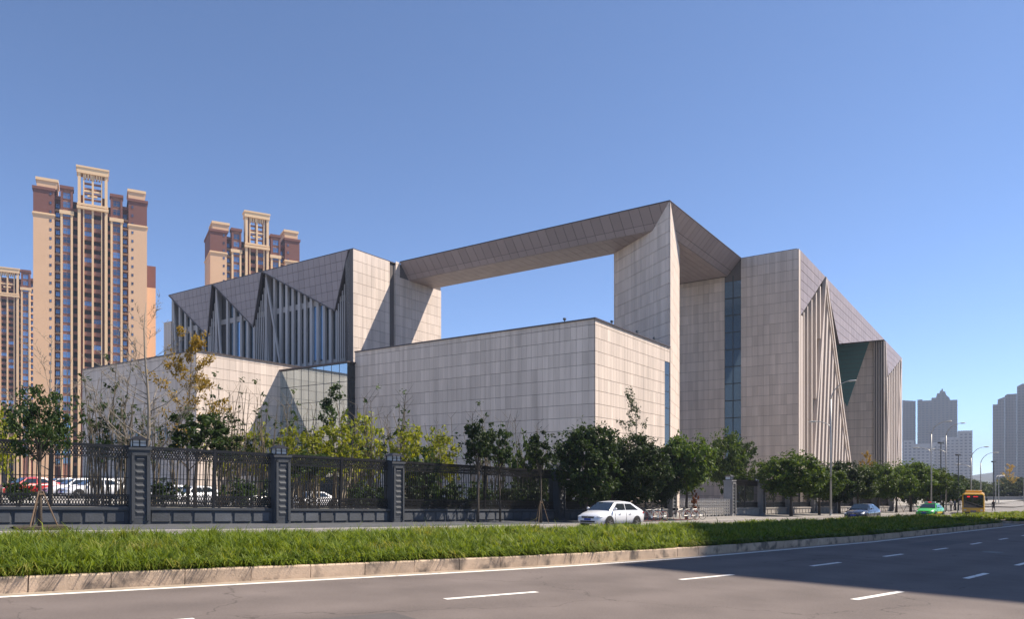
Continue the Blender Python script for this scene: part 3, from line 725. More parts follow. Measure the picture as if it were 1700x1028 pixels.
# blade: ribbed leaning triangle
ap, bl, br = (17.1, RTOP-0.1), (5.6, ZB), (45.0, ZB)
def tl(z): return bl[0]+(ap[0]-bl[0])*(z-ZB)/(ap[1]-ZB)
def tr_(z): return br[0]+(ap[0]-br[0])*(z-ZB)/(ap[1]-ZB)
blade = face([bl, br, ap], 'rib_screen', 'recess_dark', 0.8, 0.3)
for k in range(15):
    t = 6.6+k*1.6
    if t < ap[0]: zt = ZB+(t-bl[0])/(ap[0]-bl[0])*(ap[1]-ZB)
    else: zt = ZB+(t-br[0])/(ap[0]-br[0])*(ap[1]-ZB)
    # ribs lean parallel to the left edge, cut by the right edge
    t0 = 7.6+k*2.6; sl_ = (ap[0]-bl[0])/(ap[1]-ZB)*0.55
    # intersection with the right edge
    k2 = (ap[0]-br[0])/(ap[1]-ZB); zz = (br[0]-t0)/(sl_-k2)
    zz = min(zz, (t0-bl[0])/((ap[0]-bl[0])/(ap[1]-ZB)-sl_+1e-6) if t0 < 12 else zz)
    if zz < 2 or t0 > 43.5: continue
    z1 = ZB+min(zz, ap[1]-ZB)
    t1 = t0+sl_*(z1-ZB)
    part(MB().prism([(RU+t0, RV-0.05, ZB), (RU+t0+1.05, RV-0.05, ZB), (RU+t1+1.05, RV-0.05, z1), (RU+t1, RV-0.05, z1)], (0, 0.85, 0)), 'rib', 'fin_light', blade)
for (a, b, w_) in ((bl, ap, 0.7), (br, ap, 0.9), ((br[0]-2.6, ZB), (ap[0]-0.4, ap[1]-2), 0.5)):
    part(MB().prism([(RU+a[0]-w_/2, RV-0.22, a[1]), (RU+a[0]+w_/2, RV-0.22, a[1]), (RU+b[0]+w_/3, RV-0.22, b[1]), (RU+b[0]-w_/3, RV-0.22, b[1])], (0, 0.55, 0)), 'edge_beam', 'fin_light', blade)
# tall fins left of the blade, broken bands behind them
for k, (t0, t1) in enumerate(((2.9, 3.4), (5.2, 5.6), (7.8, 8.3), (10.6, 11.2), (13.4, 14.0))):
    zt = 25.8+(t0-2.65)/(17-2.65)*(RTOP-25.8)-0.2
    zb = ZB if t0 < bl[0] else ZB+(t1-bl[0])/(ap[0]-bl[0])*(ap[1]-ZB)+0.3
    part(MB().box(RU+t0, RU+t1, RV, RV+1.2, zb, zt), 'fin', 'fin_light', rw)
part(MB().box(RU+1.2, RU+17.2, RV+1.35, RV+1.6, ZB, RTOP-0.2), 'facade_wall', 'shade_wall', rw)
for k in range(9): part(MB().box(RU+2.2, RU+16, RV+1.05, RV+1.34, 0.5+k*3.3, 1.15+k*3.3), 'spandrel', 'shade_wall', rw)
# roof soffit over the notch and the wall at its far side
T2 = 80.0
sof = [(15.0, 0.0), (T2, 0.0), (T2, 14.0), (15.0, 14.0)]
part(MB().prism([(RU+t, RV+v, RTOP-0.12) for t, v in sof], (0, 0, 0.1)), 'soffit', 'mauve_joint', rw)
f2 = [(16.9, RTOP), (28.0, 25.1), (79.6, RTOP)]
face(f2, 'hanging_panel', 'mauve_joint', 0.0); rows(f2, 2.6, 1.4)
wl = MB().box(RU+T2, RU+T2+0.6, RV+0.1, 6.2, ZB, RTOP-0.15); wall2 = part(wl, 'return_wall', 'stone_joint', rw)
clad(wall2, (RU+T2, RV, 0), V, Z, NU, [(2.3, ZB), (14, ZB), (14, RTOP-0.2), (2.3, RTOP-0.2)], PWD*2, PHT*1.6, b0=RTOP-30*PHT*1.6, gap=0.06)
part(MB().prism([(RU+T2-0.16, RV+a, z) for a, z in ((3.2, RTOP-0.25), (15.5, RTOP-0.25), (7.9, 19.2))], (0.1, 0, 0)), 'glass_triangle', 'green_glass', wall2)
gm = MB()
for k in range(14):
    z = RTOP-0.9-k*1.0; f = (RTOP-0.25-z)/(RTOP-0.25-19.2); a0, a1 = 3.2+(7.9-3.2)*f, 15.5+(7.9-15.5)*f
    if a1-a0 > 0.3: gm.box(RU+T2-0.19, RU+T2-0.15, RV+a0, RV+a1, z, z+0.05)
part(gm, 'glazing_bar', 'mullion', wall2)
me = MB().box(-0.35, 0, 0, 0.16, 0, RTOP-0.3-ZB).build('fin', 'fin_light', me_only=True)
for k in range(5): link('fin', me, wall2, (RU+T2, RV+0.05+k*0.50, ZB-MZ))
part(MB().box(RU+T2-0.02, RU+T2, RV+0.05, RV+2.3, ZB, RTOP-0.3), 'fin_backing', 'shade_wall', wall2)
# last bay
f3 = [(T2+0.6, RTOP-0.02), (85.0, 26.4), (110.0, RTOP-0.02)]
face(f3, 'hanging_panel', 'mauve_joint', 0.0); rows(f3, 2.6, 1.4)
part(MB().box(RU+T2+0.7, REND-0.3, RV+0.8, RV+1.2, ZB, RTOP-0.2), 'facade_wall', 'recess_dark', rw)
for k in range(9):
    t = 84.0+k*3.0
    zt = 26.4+(t-85)/(25.0)*(RTOP-26.4)-0.1 if t > 85 else 26.0
    part(MB().box(RU+t, RU+t+1.0, RV+0.02, RV+0.8, ZB, min(RTOP-0.2, zt)), 'rib', 'fin_light', rw)
for (a, b) in (((88, ZB), (81.3, RTOP-1)), ((97.5, ZB), (108.8, RTOP-1))):
    part(MB().prism([(RU+a[0]-0.6, RV-0.15, a[1]), (RU+a[0]+0.6, RV-0.15, a[1]), (RU+b[0]+0.3, RV-0.15, b[1]), (RU+b[0]-0.3, RV-0.15, b[1])], (0, 0.4, 0)), 'diagonal_strut', 'fin_light', rw)
part(MB().box(RU+109.2, RU+110.5, RV, RV+1.2, ZB, RTOP-0.05), 'corner_edge', 'fin_light', rw)

# ------------------------------------------------------------------ apartment towers behind the museum
def window_mesh(w, h, name='window', fr='brick_pink', gl='tower_glass', bars=1):
    m = MB().box(0, w, 0, 0.06, 0, h, 0)
    for k in range(bars): x = w*(k+1)/(bars+1); m.box(x-0.03, x+0.03, -0.05, 0, 0, h, 1)
    m.box(0, w, -0.05, 0, h*0.68, h*0.68+0.08, 1); m.box(-0.08, 0, -0.05, 0.05, -0.08, h+0.08, 1); m.box(w, w+0.08, -0.05, 0.05, -0.08, h+0.08, 1)
    m.box(0, w, -0.06, 0.05, -0.1, 0, 1)
    return m.build(name, [gl, fr], me_only=True)
WIN_BAY = window_mesh(2.0, 1.9); WIN_REC = window_mesh(1.05, 1.35, fr='maroon_dark'); WIN_SLIT = window_mesh(0.45, 0.8, bars=0, fr='maroon_dark')
bm = MB().box(0, 2.5, -0.12, 0, 0, 1.0).box(-0.05, 2.55, -0.2, 0.05, 0.95, 1.08)
for k in range(5): bm.box(0.2+k*0.46, 0.4+k*0.46, -0.17, -0.12, 0.1, 0.9)
BALC = bm.build('balcony', 'brick_pink', me_only=True)
BALC_S = MB().box(0, 1.3, -0.12, 0, 0, 1.0).box(-0.03, 1.33, -0.18, 0.04, 0.95, 1.08).build('balcony', 'brick_pink', me_only=True)
AC = MB().box(0, 0.8, -0.35, 0, 0, 0.6).build('air_conditioner', 'far_white', me_only=True)
ENC = window_mesh(2.4, 1.5, 'balcony_glazing', bars=2)
def tower(loc, rotz, label, wings=True, z_from=0, rear=False, crown=True):
    rd_ = random.Random(len(label))
    t = thing('apartment_tower', label, 'tower', loc, rotz, 'tan and maroon apartment towers')
    X0, X1 = (0, 33.2) if wings else (5.9, 27.5)
    MB().box(X0+0.3, X1-0.3, 2.6, 17, -6, 97).build('core', 'maroon', t)
    fl = [k*3.0 for k in range(z_from, 33)]
    if wings:
        for (a, b, c0, c1, zt, zm, zc) in ((0, 5.9, 0.9, 6.7, 90.0, 98.6, 102.8), (27.5, 33.2, 27.5, 32.6, 90.6, 99.6, 104.0)):
            wg = MB().box(a, b, 0, 16, -6, zt).build('wing', 'tan', t)
            MB().box(a, b, 0.02, 15.9, zt+0.9, zm).build('wing_top', 'maroon', wg)
            MB().box(a-0.15, b+0.15, -0.18, 16.1, zt, zt+0.9).box(a-0.3, b+0.3, -0.33, 16.2, zt+0.3, zt+0.6).build('cornice', 'tan_trim', wg)
            MB().box(a-0.3, b+0.3, -0.3, 16.2, zm, zm+0.9).build('upper_cornice', 'maroon', wg)
            MB().box(c0, c1, 0.6, 9, zm+0.9, zc-0.9).build('penthouse', 'tan', wg)
            MB().box(c0-0.3, c1+0.3, 0.3, 9.3, zc-0.9, zc).build('penthouse_cornice', 'tan_trim', wg)
            for z in fl:
                if z < 98: link('window', WIN_SLIT, wg, ((b-1.3) if a == 0 else a+1.0, -0.02, z+1.2))
    # bays
    for (a, b) in ((7.6, 11.1), (22.1, 25.7)):
        bay = MB().box(a+0.5, b-0.5, 0.0, 3, -6, 100).build('bay', 'brick_pink', t)
        MB().box(a, a+0.62, -0.35, 3, -6, 91.4).box(b-0.62, b, -0.35, 3, -6, 91.4).build('pilaster', 'tan_trim', bay)
        MB().box(a, a+0.62, -0.3, 3, 92.6, 100).box(b-0.62, b, -0.3, 3, 92.6, 100).build('upper_pilaster', 'maroon', bay)
        MB().box(a-0.3, b+0.3, -0.6, 3, 91.4, 92.6).build('cornice', 'tan_trim', bay)
        MB().box(a-0.25, b+0.25, -0.5, 3.2, 100, 101).build('upper_cornice', 'maroon', bay)
        for z in fl:
            if z < 99: link('window', WIN_BAY, bay, ((a+b)/2-1.0, -0.05, z+0.75))
    # recesses with small windows, and narrow balconies beside the centre
    for x in (6.2, 26.0):
        for z in fl:
            if z < 96:
                link('window', WIN_REC, t, (x, 2.58, z+0.95))
                if rd_.random() < 0.45: link('air_conditioner', AC, t, (x+0.1, 2.5, z+0.3))
        MB().box(x-0.3, x+1.5, 1.0, 2.6, 96.5, 97.6).build('recess_cornice', 'maroon', t)
    rb = MB()
    for z in fl:
        if z < 94: rb.box(5.95, 7.55, 1.9, 2.6, z-0.2, z+0.35); rb.box(25.75, 27.45, 1.9, 2.6, z-0.2, z+0.35)
    rb.build('recess_slabs', 'tan', t)
    for x in (11.2, 21.0):
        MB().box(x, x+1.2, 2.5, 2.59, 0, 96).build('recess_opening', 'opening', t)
        for z in fl:
            if z < 96: link('balcony', BALC_S, t, (x-0.02, 0.9, z))
    # centre
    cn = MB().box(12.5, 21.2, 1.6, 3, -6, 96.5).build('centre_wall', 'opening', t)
    for (a, b) in ((12.5, 13.35), (14.05, 14.4), (16.55, 17.15), (19.3, 19.65), (20.35, 21.2)):
        MB().box(a, b, -0.8 if a in (12.5, 20.35) else -0.5, 3, -6, 106.2).build('pilaster', 'tan_trim', cn)
    MB().box(13.35, 14.05, 0.2, 3, -6, 99).box(19.65, 20.35, 0.2, 3, -6, 99).build('brick_strip', 'maroon', cn)
    MB().box(12.2, 21.5, -1.2, 3, 94.0, 94.9).box(12.3, 21.4, -1.0, 3, 95.2, 95.9).build('cornice', 'tan_trim', cn)
    if not crown: cn.scale = (1, 1, 0.93)
    MB().box(12.2, 21.5, -1.1, 3.2, 106.2, 108.0).box(12.0, 21.7, -1.3, 3.4, 108.0, 108.6).build('crown_beam', 'tan_trim', cn)
    cr = MB()
    for z in (97.6, 99.4, 101.2, 103.0): cr.box(14.4, 16.55, 0.0, 1.0, z, z+0.45); cr.box(17.15, 19.3, 0.0, 1.0, z, z+0.45)
    cr.build('crown_bar', 'brick_pink', cn)
    MB().box(14.4, 19.3, -0.3, 0.5, 100.2, 100.8).box(15.3, 16.55, -0.3, 0.5, 98.6, 99.2).box(17.15, 18.2, -0.3, 0.5, 98.6, 99.2).build('crown_trim', 'tan_trim', cn)
    for k in range(6): MB().box(14.45+k*0.82, 14.95+k*0.82, -0.5, 1.2, 104.7, 106.2).build('bracket', 'tan_trim', cn)
    for z in fl:
        if z < 94:
            for x in (14.2, 17.0):
                link('balcony', BALC, cn, (x, 0.2, z))
                if rd_.random() < 0.22: link('balcony_glazing', ENC, cn, (x+0.05, 0.25, z+1.1))
    sb = MB()
    for z in fl:
        if z < 94: sb.box(14.4, 19.3, 0.1, 1.7, z-0.25, z)
    sb.build('floor_slabs', 'brick_pink', cn)
    if rear:
        MB().box(31, 36.5, 9, 20, -6, 72).build('rear_wing', 'tan', t); MB().box(31, 36.5, 9.02, 19.9, 72, 80).build('rear_wing_top', 'maroon', t)
    return t
RT = math.atan2(0.49, 0.872)
def place_tower(px0, Y, label, zs_=0.975, **k):
    x = px(px0, Y); t = tower((x, Y, 1.0), RT, label, **k); t.scale = (1, 1, zs_); return t
place_tower(55, 240, 'tallest tan and maroon apartment tower standing clear of the museum', z_from=2, rear=True)
place_tower(349, 278, 'tan and maroon apartment tower rising behind the zigzag wing of the museum', z_from=16, zs_=0.965)
place_tower(-62, 335, 'tan and maroon apartment tower cut off at the far side of the tallest one', wings=False, z_from=4, crown=False, zs_=0.99)

# far city beyond the crossing
def far_tower(name, px0, px1, Y, prof, label, cat='tower', wall='far_wall', win='far_window', cols=8, fh=3.2, depth=22, z0=-4, cw=0.55, group='hazy buildings beyond the crossing', skip=0):
    """prof: [(fraction, photo y)] skyline polyline across the front"""
    x0, x1 = px(px0, Y), px(px1, Y); W = x1-x0
    th_ = math.atan(x0/Y); W *= math.cos(th_)
    t = thing(name, label, cat, (x0, Y, z0), -th_, group)
    pts = [(0, 0, 0)]+[(f*W, 0, pz(y, Y)-z0) for f, y in prof]+[(W, 0, 0)]
    MB().prism(pts, (0, depth, 0)).build('wall', wall, t)
    pitch = W/cols; m = MB(); pil = MB()
    fr = [f*W for f, _ in prof]; zz = [pz(y, Y)-z0 for _, y in prof]
    for c in range(cols):
        xc = (c+0.5)*pitch; zmax = float(np.interp(xc, fr, zz))-2.0; k = 1
        while k*fh+1.8 < zmax:
            if k >= skip: m.box(xc-pitch*cw/2, xc+pitch*cw/2, -0.06, 0.2, k*fh+0.5, k*fh+2.1)
            k += 1
        if c: pil.box(c*pitch-0.3, c*pitch+0.3, -0.5, 0.1, 0, float(np.interp(c*pitch, fr, zz))-0.4)
    tag(m.build('windows', win, t), kind='stuff')
    pil.build('pilaster', wall, t)
    return t
far_tower('apartment_tower', 1523, 1588, 1000, [(0, 664), (0.13, 664), (0.13, 666), (0.36, 666), (0.36, 662), (0.47, 662), (0.50, 655), (0.56, 655), (0.57, 651), (0.61, 651), (0.61, 648), (0.64, 648), (0.65, 652), (0.70, 653), (0.72, 658), (0.80, 663), (0.82, 667), (1.0, 667)], 'dark hazy tower with a stepped pointed gable at its top', cols=10)
far_tower('apartment_tower', 1498, 1520, 1030, [(0, 665), (1, 667)], 'narrow hazy slab between the museum end and the gabled tower', cols=4)
far_tower('apartment_block', 1549, 1613, 800, [(0, 735), (0.2, 735), (0.2, 727), (0.64, 727), (0.64, 717), (1, 717)], 'pale stepped apartment block standing before the gabled tower', 'building', 'far_white', 'far_white_window', cols=9)
far_tower('apartment_block', 1500, 1550, 780, [(0, 732), (0.35, 732), (0.35, 738), (1, 738)], 'low pale apartment block close beside the museum end', 'building', 'far_white', 'far_white_window', cols=7)
far_tower('apartment_tower', 1648, 1668, 850, [(0, 672), (0.4, 672), (0.42, 664), (1, 660)], 'lower wing of the dark hazy slab with an open roof frame', cols=4)
far_tower('apartment_tower', 1668.3, 1688, 853, [(0, 657), (0.2, 655), (1, 655)], 'middle wing of the dark hazy slab across the crossing', cols=4)
far_tower('apartment_tower', 1688.3, 1760, 856, [(0, 642), (0.12, 638), (1, 638)], 'highest wing of the dark hazy slab across the crossing', cols=10)
# distant hills
hv = []; hf = []
for i in range(61):
    x = -1500+i*75; h = 16+9*math.sin(i*0.7)+6*math.sin(i*1.9+1); hv += [(x, 1500, -8), (x, 1560, max(6, h)), (x, 1900, max(8, h*1.1))]
for i in range(60): hf += [(3*i, 3*i+3, 3*i+4, 3*i+1), (3*i+1, 3*i+4, 3*i+5, 3*i+2)]
tag(MB().add(hv, hf).build('hills', 'hill'), kind='structure')

# unseen slab added across the street, outline shaped to shade the carriageway
HS = 66.0; OX, OY = HS*SUN.x/SUN.z, HS*SUN.y/SUN.z
shp = [(1.7, 19.4), (5.0, 23.0), (7.3, 35.5), (32.5, 62.0), (59, 36), (21.5, 3.2)]
bx0, by0 = shp[0][0]+OX, shp[0][1]+OY; bz = gq(bx0, by0)
ob = thing('shading_slab', 'unseen beige slab across the street, shaped to shade the carriageway', 'building', (bx0, by0, bz))
fp = [(a+OX-bx0, b+OY-by0) for a, b in shp]
MB().prism([(a, b, -1) for a, b in fp], (0, 0, HS+1-bz*0)).build('wall', 'beige_tower', ob)
for i in range(len(fp)):
    (xa, ya), (xb, yb) = fp[i], fp[(i+1) % len(fp)]; L = math.hypot(xb-xa, yb-ya)
    if i == 3 or L < 3: continue
    ex = Vector(((xb-xa)/L, (yb-ya)/L, 0)); nn_ = Vector((-ex.y, ex.x, 0))
    c = Vector((sum(p[0] for p in fp)/6, sum(p[1] for p in fp)/6, 0))
    if (Vector((xa, ya, 0))-c).dot(nn_) < 0: nn_ = -nn_
    m = MB(); k = int(L//3.4)
    for q in range(k):
        for z in range(1, 21):
            p = Vector((xa, ya, 0))+ex*(L*(q+0.5)/k-0.8)+Vector((0, 0, z*3.1+0.9)); m.prism([p, p+ex*1.6, p+ex*1.6+Vector((0,0,1.5)), p+Vector((0,0,1.5))], nn_*0.05)
    tag(m.build('windows', 'dark_glass', ob), kind='stuff')

# ------------------------------------------------------------------ iron fence with stone pillars
FN = 20.0
def lattice_band(m, L, z0, z1, pitch, th=0.03, rows=2):
    n = max(4, int(round(L/pitch))); p = L/n; hz = (z1-z0)/rows
    for r in range(rows):
        for ph in (0, 1):
            for i in range(n):
                # bellied strands that meet and part: reads as linked ovals
                za = z0+r*hz+(hz*0.93 if (i+ph) % 2 else hz*0.07); zb = z0+r*hz+(hz*0.07 if (i+ph) % 2 else hz*0.93)
                xa, xb = i*p, (i+1)*p; xm = (xa+xb)/2
                for (x_, y_), (x2, y2) in (((xa, za), (xa+p*0.28, za+(zb-za)*0.12)), ((xa+p*0.28, za+(zb-za)*0.12), (xb-p*0.28, zb-(zb-za)*0.12)), ((xb-p*0.28, zb-(zb-za)*0.12), (xb, zb))):
                    m.bar((x_, 0, y_), (x2, 0, y2), th*1.3, th, (0, 1, 0))
PICK = MB().box(-0.016, 0.016, -0.016, 0.016, 0, 1.52).build('picket', 'iron', me_only=True)
def fence_bay(s0, s1, pal, label, single):
    (xa, ya), (xb, yb) = sn(s0, FN), sn(s1, FN); za, zb = gq(xa, ya), gq(xb, yb)
    L0 = math.hypot(xb-xa, yb-ya); a = math.atan2(yb-ya, xb-xa); z = za
    t = thing('iron_fence', label, 'fence', (xa, ya, z), a, 'iron fence bays along the sidewalk')
    t.rotation_euler = (0, -math.atan2(zb-za, L0), a)
    off = 0.38; L = L0-2*off
    wallm, blockm = pal
    w = MB().box(off, off+L, -0.16, 0.2, -0.3, 0.60).build('base_wall', wallm, t)
    MB().box(off, off+L, -0.26, 0.3, 0.60, 0.70).build('wall_coping', wallm, w)
    nb = int(L//0.78); me = None
    for k in range(nb):
        x0 = off+0.06+k*(L-0.12)/nb; x1 = x0+(L-0.12)/nb-0.10
        h = 0.46
        if me is None:
            wd = x1-x0; b = 0.03
            mm = MB(); mm.add([(0,0,0),(wd,0,0),(wd,0,h),(0,0,h),(b,-0.05,b),(wd-b,-0.05,b),(wd-b,-0.05,h-b),(b,-0.05,h-b)], [(4,5,6,7),(0,1,5,4),(1,2,6,5),(2,3,7,6),(3,0,4,7)])
            me = mm.build('stone_block', blockm, me_only=True)
        link('stone_block', me, w, (x0, -0.16, 0.08))
    rails = MB()
    for (z0, z1, th) in ((0.72, 0.80, 0.03), (1.20, 1.24, 0.02), (1.93, 1.96, 0.016), (2.76, 2.80, 0.02), (3.18, 3.30, 0.035)):
        rails.box(off, off+L, -th, th, z0, z1)
    rails.build('rail', 'iron', t)
    MB().box(off+L/2-0.05, off+L/2+0.05, -0.045, 0.045, 0.70, 3.34).build('post', 'iron', t)
    n = int(L/0.135)
    if single:
        for k in range(1, n): link('picket', PICK, t, (off+k*L/n, 0, 1.24))
    else:
        m = MB()
        for k in range(1, n): m.box(off+k*L/n-0.016, off+k*L/n+0.016, -0.016, 0.016, 1.24, 2.76)
        tag(m.build('pickets', 'iron', t), kind='stuff')
    for (z0, z1, nm) in ((0.80, 1.20, 'lower_lattice'), (2.80, 3.18, 'upper_lattice')):
        m = MB()
        m2 = MB(); lattice_band(m2, L, z0, z1, 0.105)
        m2.v = [(x+off, y, z_) for x, y, z_ in m2.v]
        tag(m2.build(nm, 'iron', t), kind='stuff')
    return t
def pillar(s, shaftm, label, n=FN, h=3.12):
    x, y = sn(s, n); z = gq(x, y); a = math.pi/2-hd(s)
    t = thing('stone_pillar', label, 'pillar', (x, y, z), a, 'stone fence pillars with lantern caps')
    MB().box(-0.39, 0.39, -0.42, 0.36, -0.3, h).box(-0.44, 0.44, -0.47, 0.40, h, h+0.10).build('shaft', shaftm, t)
    # carved niche on the street face and on the end face
    MB().box(-0.24, 0.24, -0.425, -0.30, 0.25, h-0.25).build('niche', 'iron' if s > 40 else 'shade_stone', t)
    MB().box(-0.34, -0.24, -0.50, -0.42, 0.15, h-0.12).box(0.24, 0.34, -0.50, -0.42, 0.15, h-0.12).box(-0.34, 0.34, -0.50, -0.42, h-0.24, h-0.12).build('niche_frame', shaftm, t)
    rd = MB()
    for k in range(9):
        z0 = 0.35+k*0.28
        rd.add([(-0.2, -0.425, z0), (0.2, -0.425, z0), (0.2, -0.425, z0+0.22), (-0.2, -0.425, z0+0.22), (-0.12, -0.462, z0+0.14), (0.12, -0.462, z0+0.14)], [(0,1,5,4),(1,2,5),(2,3,4,5),(3,0,4)])
    rd.build('carved_ridge', 'shade_stone', t)
    ln = MB().box(-0.26, 0.26, -0.26, 0.26, h+0.10, h+0.16).build('lantern', 'iron', t)
    fr = MB()
    for sx in (-0.27, 0.27):
        for sy in (-0.27, 0.27): fr.box(sx-0.02, sx+0.02, sy-0.02, sy+0.02, h+0.16, h+0.42)
    for sy in (-0.275, 0.275): fr.box(-0.02, 0.02, sy-0.012, sy+0.012, h+0.16, h+0.42); fr.box(-0.27, 0.27, sy-0.012, sy+0.012, h+0.28, h+0.30)
    fr.build('lantern_frame', 'iron', ln)
    MB().box(-0.25, 0.25, -0.25, 0.25, h+0.165, h+0.42).build('lantern_pane', 'lantern_white', ln)
    MB().add([(-0.38,-0.38,h+0.42),(0.38,-0.38,h+0.42),(0.38,0.38,h+0.42),(-0.38,0.38,h+0.42),(-0.12,-0.12,h+0.58),(0.12,-0.12,h+0.58),(0.12,0.12,h+0.58),(-0.12,0.12,h+0.58)],
             [(3,2,1,0),(0,1,5,4),(1,2,6,5),(2,3,7,6),(3,0,4,7),(4,5,6,7)]).build('lantern_roof', 'iron', ln)
    return t
PS = [-7.0, -0.6, 5.8, 13.2, 21.5, 35.0, 42.0, 49.0]
PS2 = [59.0, 65.0, 71.2, 77.5, 84.0, 90.5, 97.0, 103.5]
plab = ['pillar beyond the leafy sidewalk tree', 'stone pillar beside the staked sidewalk tree', 'stone pillar in front of the tall bare tree', 'stone pillar before the yellow shrubs by the glass lobby',
        'stone pillar below the bamboo at the gallery wall', 'stone pillar beside the slim staked tree', 'stone pillar behind the white hatchback', 'gate pillar beside the bicycles']
plab2 = ['gate pillar at the closed end of the folding gate', 'second stone pillar after the folding gate', 'third stone pillar after the folding gate', 'stone pillar behind the row of round street trees',
         'stone pillar behind the row of round street trees', 'stone pillar behind the row of round street trees', 'stone pillar behind the row of round street trees', 'stone pillar behind the row of round street trees']
for s, l in zip(PS, plab): pillar(s, 'shade_stone' if s < 40 else 'grey_granite', l+' with lantern cap')
for s, l in zip(PS2, plab2): pillar(s, 'grey_granite', l+' with lantern cap')
blab = ['black iron fence bay beside the staked sidewalk tree', 'black iron fence bay with parked cars showing behind', 'black iron fence bay below the golden tree', 'black iron fence bay below the yellow shrubs',
        'long black iron fence bay before the dark shrubs and canes', 'black iron fence bay behind the white hatchback', 'black iron fence bay behind the dense trees']
for i in range(len(PS)-1):
    fence_bay(PS[i], PS[i+1], ('shade_stone', 'shade_stone_block') if PS[i] < 40 else ('grey_granite', 'pale_granite'), blab[i] if i < 8 else blab[-1], 1 <= i <= 4)
blab2 = ['black iron fence bay next to the gate on a pale wall', 'second iron fence bay on a pale wall after the gate']
for i in range(len(PS2)-1):
    fence_bay(PS2[i], PS2[i+1], ('pale_granite', 'pale_granite'), blab2[i] if i < 2 else 'iron fence bay on a pale wall behind the round street trees', False)

# folding gate between the gate pillars
(xa, ya), (xb, yb) = sn(50.5, FN-0.2), sn(58.2, FN-0.2)
gl_ = math.hypot(xb-xa, yb-ya)
gate = thing('folding_gate', 'retractable steel lattice gate closed across the driveway', 'gate', (xa, ya, gq(xa, ya)-0.02), math.atan2(yb-ya, xb-xa))
gate.rotation_euler = (0, -math.atan2(gq(xb, yb)-gq(xa, ya), gl_), math.atan2(yb-ya, xb-xa))
NG = 24; gp = gl_/NG
up = MB().box(-0.025, 0.025, -0.22, -0.17, 0.08, 1.5).box(-0.025, 0.025, 0.17, 0.22, 0.08, 1.5).box(-0.03, 0.03, -0.24, 0.24, 1.48, 1.54).build('upright', 'steel', me_only=True)
dg = MB()
for sy in (-0.2, 0.2):
    for q in range(5):
        z0 = 0.18+q*0.25; dg.bar((0, sy, z0), (gp, sy, z0+0.25), 0.025, 0.02, (0, 1, 0)); dg.bar((0, sy, z0+0.25), (gp, sy, z0), 0.025, 0.02, (0, 1, 0))
dg = dg.build('cross_bar', 'steel', me_only=True)
wh = MB().lathe([(0.07, -0.03), (0.08, -0.02), (0.08, 0.02), (0.07, 0.03)], 'y', 10, (0, -0.2, 0.08)).build('wheel', 'rubber', me_only=True)
for k in range(NG+1):
    link('upright', up, gate, (k*gp, 0, 0))
    if k < NG: link('cross_bar', dg, gate, (k*gp, 0, 0))
    if k % 2 == 0: link('wheel', wh, gate, (k*gp, 0, 0.0))

# ------------------------------------------------------------------ trees and shrubs
def leaf_quads(cent, rad, per, size, droop=0.0):
    K = len(cent); idx = np.repeat(np.arange(K), per)
    d = rng.normal(0, 1, (K*per, 3)); d /= np.linalg.norm(d, axis=1)[:, None]+1e-9
    p = cent[idx]+d*(rng.random(K*per)**0.5)[:, None]*np.asarray(rad)[idx][:, None]*np.array([1, 1, 0.75])
    nrm = rng.normal(0, 1, (K*per, 3))+d*0.6+np.array([0, 0, 0.7]); nrm /= np.linalg.norm(nrm, axis=1)[:, None]
    a = np.cross(nrm, rng.normal(0, 1, (K*per, 3))); a /= np.linalg.norm(a, axis=1)[:, None]+1e-9
    a[:, 2] -= droop; b = np.cross(nrm, a)
    sz = size*rng.uniform(0.65, 1.25, K*per)[:, None]
    v = np.stack([p-a*sz, p+b*sz*0.45, p+a*sz, p-b*sz*0.45], 1).reshape(-1, 3)
    f = np.arange(K*per*4).reshape(-1, 4); return v, f
def limb_tree(m, base, targets, r0, th, bend=0.12, n=6):
    for t in targets:
        t = Vector(t); s = Vector(base); mid = s.lerp(t, 0.5)+Vector((random.uniform(-1, 1), random.uniform(-1, 1), random.uniform(0.2, 0.8)))*bend*(t-s).length
        m.tube([s, s.lerp(mid, 0.5)*0.7+s.lerp(t, 0.25)*0.3, mid, t], [r0, r0*0.75, r0*0.5, th], n)
